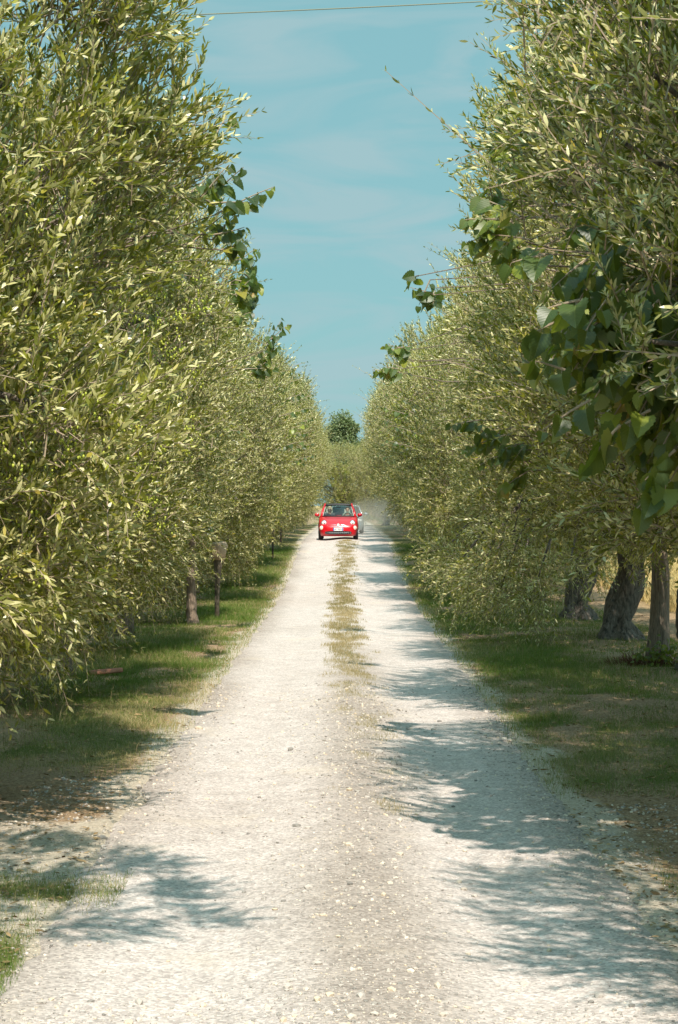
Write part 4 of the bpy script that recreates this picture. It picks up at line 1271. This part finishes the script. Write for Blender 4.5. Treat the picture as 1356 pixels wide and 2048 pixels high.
def red_car():
    Y0 = 79.2
    x0 = (676.5 - 690) / F * Y0
    root = empty('convertible_car', (x0, Y0, gz(Y0) + .012), 0)
    tag(root, 'small red convertible car with two people and round lamps driving toward the viewer', 'car')
    st = [(.00, .42, .24, .40, .52, .9), (.05, .60, .20, .46, .60, .85), (.14, .70, .16, .52, .67, .75), (.28, .765, .14, .60, .74, .65), (.45, .80, .14, .68, .80, .6),
          (.65, .815, .14, .74, .855, .55), (.85, .815, .14, .79, .90, .5), (1.02, .81, .15, .83, .935, .45), (1.3, .81, .16, .86, .945, .4), (1.8, .81, .17, .88, .95, .4),
          (2.4, .815, .17, .90, .97, .42), (2.9, .815, .18, .90, .97, .5), (3.2, .78, .2, .84, .92, .6), (3.42, .70, .24, .74, .82, .7), (3.53, .56, .30, .60, .66, .9)]
    bm = shell_mesh(st, 22)
    bvh = BVHTree.FromBMesh(bm)
    # open the cabin: remove the deck faces between the windscreen and the rear
    kill = [f for f in bm.faces if 1.06 < f.calc_center_median().y < 2.75 and abs(f.calc_center_median().x) < .66 and f.calc_center_median().z > .86]
    bmesh.ops.delete(bm, geom=kill, context='FACES')
    arch_cut(bm, (.62, 2.92), .34, .26, .81)
    body = bm_obj('body', bm, [MC['red'], MC['black']], root)
    md = body.modifiers.new('thickness', 'SOLIDIFY'); md.thickness = .02; md.offset = -1
    # cabin floor and dashboard
    bm = bmesh.new(); box(bm, (0, 1.95, .34), (1.40, 1.9, .06)); box(bm, (0, 2.82, .62), (1.36, .06, .6))
    bm_obj('cabin_floor', bm, MC['black'], root)
    bm = bmesh.new(); box(bm, (0, 1.17, .84), (1.38, .30, .16), 0, .05); bm_obj('dashboard', bm, MC['ivory'], root)
    for x, z in ((-.565, .665), (.565, .665)):
        y = on_front(bvh, x, z)
        lamp = empty('headlight', (x, y + .035, z)); lamp.parent = root
        lamp.rotation_euler = (0, 0, 0)
        bm = bmesh.new(); bmesh.ops.create_uvsphere(bm, u_segments=28, v_segments=14, radius=1, matrix=Matrix.Translation((0, 0, 0)) @ Matrix.Diagonal((.118, .088, .118, 1)))
        bm_obj('rim', bm, MC['chrome'], lamp, smooth=True)
        bm = bmesh.new(); bmesh.ops.create_uvsphere(bm, u_segments=28, v_segments=14, radius=1, matrix=Matrix.Translation((0, -.022, 0)) @ Matrix.Diagonal((.098, .082, .098, 1)))
        bm_obj('lens', bm, MC['lens'], lamp, smooth=True)
        bm = bmesh.new(); bmesh.ops.create_uvsphere(bm, u_segments=24, v_segments=12, radius=1, matrix=Matrix.Translation((.008, -.062, .0)) @ Matrix.Diagonal((.05, .045, .055, 1)))
        bm_obj('bulb', bm, MC['lampdark'], lamp, smooth=True)
    for x in (-.652, .652):
        z = .475; y = on_front(bvh, x, z)
        bm = bmesh.new(); bmesh.ops.create_uvsphere(bm, u_segments=24, v_segments=12, radius=1, matrix=Matrix.Diagonal((.086, .06, .086, 1)))
        bm_obj('driving_lamp', bm, MC['amber'], root, (x, y + .02, z), smooth=True)
    # lower grille
    gr = bmesh.new()
    xs_ = np.linspace(-.53, .53, 27)
    def row(z, dy): return [gr.verts.new((x, on_front(bvh, x * .985, .30) + dy, .285 + (z - .285) * (1 - .55 * (abs(x) / .53) ** 6))) for x in xs_]
    r1, r2 = row(.352, -.012), row(.215, -.012)
    for k in range(26): gr.faces.new((r1[k], r1[k + 1], r2[k + 1], r2[k]))
    g = bm_obj('lower_grille', gr, MC['black'], root)
    bm = bmesh.new()
    for x in xs_[1:-1:2]:
        y = on_front(bvh, x * .985, .30) - .018
        box(bm, (x, y, .285), (.006, .008, .095))
    for z in (.285,):
        tube_bm(bm, [(x, on_front(bvh, x * .985, .30) - .018, z) for x in xs_[1:-1]], [.004] * 25, 6)
    bm_obj('grille_bars', bm, MC['chrome'], g)
    bm = bmesh.new(); tube_bm(bm, [(x, on_front(bvh, x, .20) - .008, .205 + .02 * (x / .6) ** 2) for x in np.linspace(-.6, .6, 21)], [.012] * 21, 8)
    bm_obj('bumper_lip', bm, MC['red'], root, smooth=True)
    # badge and whiskers
    yb = on_front(bvh, 0, .60)
    bm = bmesh.new(); disc(bm, (0, yb - .02, .595), .062, .05, 'Y', 28); q = bm_obj('badge', bm, MC['chrome'], root)
    bm = bmesh.new(); disc(bm, (0, yb - .048, .595), .046, .012, 'Y', 24); bm_obj('badge_face', bm, MC['lens'], q)
    bm = bmesh.new()
    for s_ in (-1, 1):
        tube_bm(bm, [(s_ * x, on_front(bvh, s_ * x, .60) - .006, .60 + .005 * x) for x in np.linspace(.08, .33, 9)], [.013, .013, .012, .012, .011, .01, .009, .007, .004], 8)
    bm_sides('whisker_trim', bm, MC['chrome'], root, True)
    bm = bmesh.new(); tube_bm(bm, [(x, on_front(bvh, x, .525) - .004, .525 - .03 * (x / .36) ** 2) for x in np.linspace(-.36, .36, 17)], [.004] + [.010] * 15 + [.004], 8)
    bm_obj('bonnet_lip', bm, MC['chrome'], root, smooth=True)
    # number plate
    yp = on_front(bvh, 0, .42) - .03
    bm = bmesh.new(); box(bm, (0, yp, .425), (.40, .014, .125), 0, .003); pl = bm_obj('number_plate', bm, MC['plate'], root)
    bm = bmesh.new()
    for s_ in (-1, 1): box(bm, (s_ * .178, yp - .0095, .425), (.036, .004, .115))
    bm_sides('plate_band', bm, MC['blue'], pl)
    for k, x in enumerate(np.linspace(-.125, .125, 7)):
        if k == 2: continue
        bm = bmesh.new()
        box(bm, (x - .012, yp - .009, .42), (.009, .003, .07)); box(bm, (x + .012, yp - .009, .42), (.009, .003, .07))
        if k % 2: box(bm, (x, yp - .009, .448), (.024, .003, .007))
        else: box(bm, (x, yp - .009, .42), (.024, .003, .007))
        bm_obj('plate_letter', bm, MC['ink'], pl)
    # windscreen
    fr = bmesh.new()
    bl, br_, tl, tr_ = Vector((-.655, 1.03, .93)), Vector((.655, 1.03, .93)), Vector((-.535, 1.52, 1.365)), Vector((.535, 1.52, 1.365))
    def bow(a, b, up, fw, n=9): return [a.lerp(b, t) + Vector((0, -fw * math.sin(t * math.pi), up * math.sin(t * math.pi))) for t in np.linspace(0, 1, n)]
    bot, top = bow(bl, br_, .0, .10), bow(tl, tr_, .03, .05)
    tube_bm(fr, [bl + Vector((-.03, 0, -.03)), bl.lerp(tl, .5) + Vector((-.035, 0, .01)), tl + Vector((-.015, 0, .01))], [.055, .046, .040], 10); tube_bm(fr, [br_ + Vector((.03, 0, -.03)), br_.lerp(tr_, .5) + Vector((.035, 0, .01)), tr_ + Vector((.015, 0, .01))], [.055, .046, .040], 10)
    ws = empty('windscreen_frame', (0, 0, 0)); ws.parent = root
    bm_sides('pillar', fr, MC['red'], ws, True)
    fr = bmesh.new(); tube_bm(fr, top, [.034] * 9, 10); bm_obj('header_rail', fr, MC['black'], ws, smooth=True)
    fr = bmesh.new(); tube_bm(fr, bot, [.02] * 9, 8); bm_obj('lower_seal', fr, MC['black'], ws, smooth=True)
    gb = bmesh.new(); A = [gb.verts.new(p) for p in bot]; B = [gb.verts.new(p) for p in top]
    for k in range(8): gb.faces.new((A[k], A[k + 1], B[k + 1], B[k]))
    bm_obj('windscreen', gb, MC['glass'], ws, smooth=True)
    tb = bmesh.new()
    for s_ in (-1, 1):
        tube_bm(tb, [(s_ * .615, 1.05, .955), (s_ * .57, 1.28, 1.16), (s_ * .505, 1.49, 1.335)], [.010, .008, .008], 6)
    bm_sides('pillar_trim', tb, MC['ivory'], ws, True)
    wb = bmesh.new()
    for x in (-.5, .05): tube_bm(wb, [(x, .96, .955), (x + .25, .985, .965), (x + .5, 1.03, .985)], [.008, .007, .005], 6)
    bm_sides('wiper', wb, MC['black'], root)
    # roof side rails and folded soft top with its rear window opening
    rb = bmesh.new()
    for s_ in (-1, 1):
        tube_bm(rb, [(s_ * .535, 1.52, 1.37), (s_ * .545, 1.9, 1.435), (s_ * .545, 2.35, 1.43), (s_ * .56, 2.75, 1.33), (s_ * .62, 3.08, 1.02), (s_ * .64, 3.15, .9)], [.032] * 6, 10)
    bm_sides('roof_rail', rb, MC['red'], root, True)
    sb = bmesh.new()
    for k, (y, z) in enumerate(((2.98, .99), (3.03, 1.03), (3.08, 1.00), (3.12, .95))):
        tube_bm(sb, [(x, y + .05 * math.cos(x * 2.4), z + .01 * math.sin(k + x * 5)) for x in np.linspace(-.58, .58, 11)], [.03] + [.045] * 9 + [.03], 10)
    bm_obj('folded_soft_top', sb, MC['cloth'], root, smooth=True)
    wb = bmesh.new()
    tube_bm(wb, [(x, 2.4, 1.435 - .05 * (x / .55) ** 2) for x in np.linspace(-.54, .54, 9)], [.022] * 9, 8)
    bm_obj('roof_bow', wb, MC['black'], root, smooth=True)
    mb = bmesh.new(); box(mb, (0, 1.40, 1.295), (.21, .03, .065), 0, .012); box(mb, (0, 1.43, 1.345), (.03, .03, .06)); bm_obj('rear_view_mirror', mb, MC['black'], root)
    for s_ in (-1, 1):
        mr = empty('side_mirror', (s_ * .865, 1.16, .985)); mr.parent = root
        b = bmesh.new(); bmesh.ops.create_uvsphere(b, u_segments=20, v_segments=12, radius=1, matrix=Matrix.Diagonal((.098, .062, .075, 1))); bm_obj('housing', b, MC['red'], mr, smooth=True)
        b = bmesh.new(); disc(b, (0, .052, 0), .06, .012, 'Y', 20); bm_obj('mirror_glass', b, MC['chrome'], mr)
        b = bmesh.new(); tube_bm(b, [(-s_ * .02, 0, -.05), (-s_ * .07, 0, -.10), (-s_ * .12, 0, -.12)], [.022, .02, .02], 8); bm_obj('arm', b, MC['black'], mr, smooth=True)
        # door line and handle
        b = bmesh.new(); box(b, (s_ * .822, 2.15, .74), (.02, .16, .025), 0, .006); bm_obj('door_handle', b, MC['chrome'], root)
    for x, y in ((-.70, .62), (.70, .62), (-.70, 2.92), (.70, 2.92)): wheel(root, (x, y, .285), .285, .19)
    for x in (-.37, .37):
        se = empty('seat', (x, 1.95, .38)); se.parent = root
        b = bmesh.new(); box(b, (0, 0, .10), (.50, .50, .18), 0, .05); bm_obj('cushion', b, MC['seat'], se)
        b = bmesh.new(); box(b, (0, .27, .40), (.48, .14, .56), 0, .05, Matrix.Rotation(R(-14), 3, 'X')); bm_obj('seat_back', b, MC['seat'], se)
        b = bmesh.new(); box(b, (0, .36, .76), (.26, .10, .17), 0, .04); bm_obj('headrest', b, MC['ivory'], se)
    b = bmesh.new(); box(b, (0, 2.62, .62), (1.2, .14, .5), 0, .05); bm_obj('rear_seat', b, MC['ivory'], root)
    swc = Vector((.37, 1.44, .93)); b = bmesh.new()
    N = 30; tr2 = Matrix.Rotation(R(65), 3, 'X')
    pts = [swc + tr2 @ Vector((math.cos(a) * .185, math.sin(a) * .185, 0)) for a in np.linspace(0, 2 * math.pi, N + 1)]
    tube_bm(b, pts, [.018] * (N + 1), 8, cap=False)
    for a in (R(-90), R(10), R(170)): tube_bm(b, [swc, swc + tr2 @ Vector((math.cos(a) * .18, math.sin(a) * .18, 0))], [.02, .014], 8)
    tube_bm(b, [swc, Vector((.37, 1.25, .84))], [.05, .035], 10)
    bm_obj('steering_wheel', b, MC['ivory'], root, smooth=True)
    return root, Vector((x0, Y0, gz(Y0) + .012))

def skin_obj(name, verts, edges, radii, mat, parent=None, loc=(0, 0, 0), root=0, sub=2):
    me = bpy.data.meshes.new(name); me.from_pydata([tuple(v) for v in verts], edges, [])
    o = link(name, me, parent); o.location = loc
    sk = o.modifiers.new('skin', 'SKIN')
    for i, r_ in enumerate(radii):
        r_ = r_ if isinstance(r_, tuple) else (r_, r_)
        me.skin_vertices[0].data[i].radius = r_
    me.skin_vertices[0].data[root].use_root = True
    sk.use_smooth_shade = True; sk.branch_smoothing = .4
    ss = o.modifiers.new('smooth', 'SUBSURF'); ss.levels = sub; ss.render_levels = sub
    me.materials.append(mat)
    return o

def person(loc, label, hands, skin, hair, shirt, trousers, glasses=False, long_hair=False, group=None, tilt=0.0):
    """seated figure facing -Y; loc is the seat point under the hips; hands: two (x,y,z) targets relative to loc"""
    V_, E_, R_ = [], [], []
    def add(p, r, par=None):
        V_.append(Vector(p)); R_.append(r)
        if par is not None: E_.append((par, len(V_) - 1))
        return len(V_) - 1
    pel = add((0, 0, .12), .15); wst = add((0, .03, .28), .125, pel); che = add((0, .05, .46), .15, wst); nb = add((0, .04, .585), .065, che)
    nk = add((0, .02, .655), .052, nb); jaw = add((tilt * .02, -.015, .72), (.068, .062), nk); hd = add((tilt * .04, .0, .80), (.085, .092), jaw); ht = add((tilt * .05, .012, .875), (.060, .068), hd)
    nose = add((tilt * .04, -.095, .775), .013, None); E_.append((jaw, nose))
    for s_, ht_ in ((-1, hands[0]), (1, hands[1])):
        sh = add((s_ * .17, .04, .54), .062, che)
        tgt = Vector(ht_); shv = V_[sh]
        mid_ = (shv + tgt) / 2 + Vector((s_ * .09, .03, -.11))
        el = add(mid_, .042, sh); wr = add(tgt, .026, el)
        d = (tgt - mid_).normalized(); side = d.cross(Vector((0, 0, 1))).normalized(); upv = side.cross(d)
        pm = add(tgt + d * .055, (.038, .018), wr)
        for k, (off, L) in enumerate(((-.028, .062), (-.009, .072), (.010, .068), (.028, .052))):
            f1 = add(tgt + d * .095 + side * off, .0095, pm); f2 = add(tgt + d * (.095 + L * .5) + side * off - upv * .018, .0088, f1); add(tgt + d * (.095 + L * .6) + side * off - upv * .048, .0078, f2)
        t1 = add(tgt + d * .04 - side * s_ * .04 - upv * .008, .011, wr); add(tgt + d * .075 - side * s_ * .052 - upv * .022, .009, t1)
        hp = add((s_ * .095, -.08, .10), .088, pel); kn = add((s_ * .12, -.47, .16), .062, hp); an = add((s_ * .12, -.62, -.02), .042, kn); add((s_ * .12, -.74, -.03), .035, an)
    root = skin_obj('person', V_, E_, R_, skin, None, loc)
    tag(root, label, 'person', group)
    # clothes as slightly larger shells
    cv = [(0, .03, .10), (0, .03, .28), (0, .05, .46), (0, .045, .575)]; ce = [(0, 1), (1, 2), (2, 3)]; cr = [.160, .140, .168, .085]
    for s_, ht_ in ((-1, hands[0]), (1, hands[1])):
        shv = Vector((s_ * .17, .04, .54)); tgt = Vector(ht_); mid_ = (shv + tgt) / 2 + Vector((s_ * .09, .03, -.11))
        i = len(cv); cv += [shv, shv.lerp(mid_, .75)]; ce += [(2, i), (i, i + 1)]; cr += [.078, .056]
    skin_obj('shirt', cv, ce, cr, shirt, root, root=0)
    tv = [(0, 0, .10)]; te = []; tr_ = [.165]
    for s_ in (-1, 1):
        i = len(tv); tv += [(s_ * .095, -.08, .10), (s_ * .12, -.47, .16), (s_ * .12, -.60, .0)]; te += [(0, i), (i, i + 1), (i + 1, i + 2)]; tr_ += [.10, .075, .058]
    skin_obj('trousers', tv, te, tr_, trousers, root, root=0)
    hc = Vector((tilt * .04, .018, .825))
    b = bmesh.new(); bmesh.ops.create_uvsphere(b, u_segments=20, v_segments=14, radius=1)
    for v in b.verts:
        if v.co.y < -.35 and v.co.z < .45: v.co.y = -.35 + (v.co.y + .35) * .1
        if v.co.z < -.2 and not long_hair: v.co.z = -.2 + (v.co.z + .2) * .3
        if long_hair and v.co.z < 0 and v.co.y > -.1: v.co.z *= 2.1; v.co.x *= 1.1
    bmesh.ops.transform(b, matrix=Matrix.Translation(hc) @ Matrix.Diagonal((.098, .108, .095, 1)), verts=b.verts)
    bm_obj('hair', b, hair, root, smooth=True)
    b = bmesh.new()
    for s_ in (-1, 1):
        disc(b, (tilt * .04 + s_ * .034, -.094, .805), .026 if glasses else .011, .012, 'Y', 16)
    if glasses: box(b, (tilt * .04, -.098, .812), (.03, .008, .008)); [box(b, (tilt * .04 + s_ * .088, -.045, .812), (.006, .10, .010)) for s_ in (-1, 1)]
    (bm_obj('sunglasses', b, MC['black'], root) if glasses else bm_sides('eye', b, MC['black'], root))
    b = bmesh.new(); box(b, (tilt * .03, -.083, .738), (.045, .012, .010), 0, .003); bm_obj('lips', b, simple_mat('lips', (.42, .13, .10), .5), root)
    b = bmesh.new()
    for s_ in (-1, 1): bmesh.ops.create_uvsphere(b, u_segments=10, v_segments=8, radius=1, matrix=Matrix.Translation((tilt * .04 + s_ * .094, .01, .785)) @ Matrix.Diagonal((.012, .022, .032, 1)))
    bm_sides('ear', b, skin, root, True)
    return root

car, co = red_car()
skin_m = simple_mat('skin', (.58, .34, .24), .5)
skin_p = simple_mat('pale_skin', (.66, .42, .31), .5)
person(co + Vector((-.37, 1.90, .42)), 'passenger in dark top and sunglasses with light hair, inside the red car',
       ((-.10, -.34, .32), (.10, -.32, .32)), skin_p, simple_mat('fair_hair', (.62, .52, .34), .7, noise=.3), simple_mat('dark_top', (.06, .055, .07), .9),
       simple_mat('blue_jeans', (.06, .09, .17), .9), True, True, tilt=.5)
person(co + Vector((.37, 1.90, .40)), 'driver of the red car in pale shirt, hands on the steering wheel',
       ((-.155, -.38, .56), (.155, -.38, .56)), skin_m, simple_mat('brown_hair', (.10, .07, .045), .8), simple_mat('pale_shirt', (.30, .32, .30), .9),
       simple_mat('grey_trousers', (.12, .12, .13), .9))

def silver_car():
    Y0 = 96.0
    x0 = (691.5 - 690) / F * Y0
    root = empty('hatchback_car', (x0, Y0, gz(Y0) + .012)); root.scale = (1, 1, .93); tag(root, 'silver-grey car following behind the red one, half hidden in dust', 'car')
    st = [(.00, .62, .26, .50, .62, .8), (.06, .74, .20, .56, .70, .7), (.2, .82, .17, .62, .76, .6), (.5, .87, .17, .72, .84, .5), (.9, .885, .17, .82, .93, .45), (1.2, .885, .17, .88, .98, .4),
          (2.2, .885, .18, .90, .99, .4), (3.2, .88, .2, .92, 1.0, .4), (3.8, .84, .24, .88, .97, .5), (4.05, .76, .3, .8, .9, .7)]
    bm = shell_mesh(st, 20); bvh = BVHTree.FromBMesh(bm); arch_cut(bm, (.75, 3.25), .36, .3, .88)
    bm_obj('body', bm, [MC['silver'], MC['black']], root)
    def sec(y, w0, w1, z0, z1): return [(-w0, y, z0), (-w1, y, z1 - .05), (-w1 * .8, y, z1), (w1 * .8, y, z1), (w1, y, z1 - .05), (w0, y, z0)]
    secs = [sec(1.22, .80, .79, .93, .99), sec(1.95, .80, .62, .95, 1.43), sec(2.6, .80, .62, .95, 1.47), sec(3.4, .79, .60, .95, 1.43), sec(3.95, .76, .70, .93, 1.02)]
    gb = bmesh.new(); rb = bmesh.new()
    for a, b_ in zip(secs[:-1], secs[1:]):
        for k in (0, 4): gb.faces.new([gb.verts.new(p) for p in (a[k], a[k + 1], b_[k + 1], b_[k])])
    for a, b_ in ((secs[0], secs[1]), (secs[3], secs[4])):
        for k in (1, 2, 3): gb.faces.new([gb.verts.new(p) for p in (a[k], a[k + 1], b_[k + 1], b_[k])])
    for a, b_ in ((secs[1], secs[2]), (secs[2], secs[3])):
        for k in (1, 2, 3): rb.faces.new([rb.verts.new((p[0], p[1], p[2] + .004)) for p in (a[k], a[k + 1], b_[k + 1], b_[k])])
    bmesh.ops.remove_doubles(gb, verts=gb.verts, dist=.001); bm_sides('window', gb, MC['glass'], root)
    bmesh.ops.remove_doubles(rb, verts=rb.verts, dist=.001); ro = bm_obj('roof', rb, MC['silver'], root); md = ro.modifiers.new('thickness', 'SOLIDIFY'); md.thickness = .03
    pb = bmesh.new()
    for s_ in (-1, 1):
        tube_bm(pb, [(s_ * .80, 1.22, .95), (s_ * .63, 1.95, 1.40)], [.04, .035], 8); tube_bm(pb, [(s_ * .80, 2.6, .95), (s_ * .63, 2.6, 1.43)], [.04, .035], 8)
        tube_bm(pb, [(s_ * .76, 3.95, .95), (s_ * .61, 3.4, 1.40)], [.06, .045], 8)
    bm_sides('pillar', pb, MC['silver'], root)
    b = bmesh.new(); box(b, (0, 2.5, .6), (1.5, 2.4, .5)); bm_obj('cabin_floor', b, MC['black'], root)
    for x in (-.38, .38): b = bmesh.new(); box(b, (x, 2.35, 1.02), (.42, .14, .45), 0, .04); bm_obj('seat', b, MC['seat'], root)
    for x in (-.66, .66):
        y = on_front(bvh, x, .66); b = bmesh.new(); bmesh.ops.create_uvsphere(b, u_segments=20, v_segments=10, radius=1, matrix=Matrix.Diagonal((.15, .09, .07, 1)))
        bm_obj('headlight', b, MC['lens'], root, (x, y + .04, .66), smooth=True)
    b = bmesh.new(); box(b, (0, on_front(bvh, 0, .42) - .005, .42), (1.0, .03, .16), 0, .01); bm_obj('grille', b, MC['black'], root)
    b = bmesh.new(); box(b, (0, on_front(bvh, 0, .5) - .04, .52), (.46, .014, .11), 0, .003); bm_obj('number_plate', b, MC['plate'], root)
    for s_ in (-1, 1):
        b = bmesh.new(); bmesh.ops.create_uvsphere(b, u_segments=16, v_segments=10, radius=1, matrix=Matrix.Diagonal((.11, .07, .08, 1))); bm_obj('side_mirror', b, MC['silver'], root, (s_ * .98, 1.38, 1.0), smooth=True)
    for x, y in ((-.77, .75), (.77, .75), (-.77, 3.25), (.77, 3.25)): wheel(root, (x, y, .31), .31, .2)
silver_car()

# dust raised by the two cars: real lumps of thin volume over the track
def dust():
    bm = bmesh.new()
    bmesh.ops.create_icosphere(bm, subdivisions=4, radius=1, matrix=Matrix.Diagonal((2.3, 7.5, 1.25, 1)))
    for v in bm.verts: v.co *= 1 + .06 * math.sin(v.co.x * 3 + v.co.z * 4) + .05 * math.sin(v.co.y * 1.3 + v.co.z * 3)
    o = bm_obj('dust_cloud', bm, [], None, (1.5, 90.5, 1.75))
    m, n, l = new_mat('road_dust')
    out = n.new('ShaderNodeOutputMaterial'); v = n.new('ShaderNodeVolumePrincipled')
    v.inputs['Color'].default_value = (.74, .71, .65, 1)
    t = n.new('ShaderNodeTexCoord'); mpp = n.new('ShaderNodeMapping'); mpp.inputs['Scale'].default_value = (1 / 2.2, 1 / 7, 1 / 1.2)
    ln = n.new('ShaderNodeVectorMath'); ln.operation = 'LENGTH'
    l.new(t.outputs['Object'], mpp.inputs[0]); l.new(mpp.outputs[0], ln.inputs[0])
    mr = n.new('ShaderNodeMapRange'); mr.interpolation_type = 'SMOOTHSTEP'; mr.inputs['From Min'].default_value = 1.0; mr.inputs['From Max'].default_value = .15
    l.new(ln.outputs['Value'], mr.inputs['Value'])
    z = n.new('ShaderNodeTexNoise'); z.inputs['Scale'].default_value = 1.1; z.inputs['Detail'].default_value = 3; l.new(t.outputs['Object'], z.inputs['Vector'])
    nr = n.new('ShaderNodeMapRange'); nr.inputs['From Min'].default_value = .35; nr.inputs['From Max'].default_value = .65; nr.inputs['To Max'].default_value = .27
    l.new(z.outputs['Fac'], nr.inputs['Value'])
    mm = n.new('ShaderNodeMath'); mm.operation = 'MULTIPLY'; l.new(mr.outputs[0], mm.inputs[0]); l.new(nr.outputs[0], mm.inputs[1])
    l.new(mm.outputs[0], v.inputs['Density']); l.new(v.outputs[0], out.inputs['Volume'])
    o.data.materials.clear(); o.data.materials.append(m)
    tag(o, 'pale dust cloud hanging over the track beside and behind the red car', 'dust', kind='stuff')
dust()
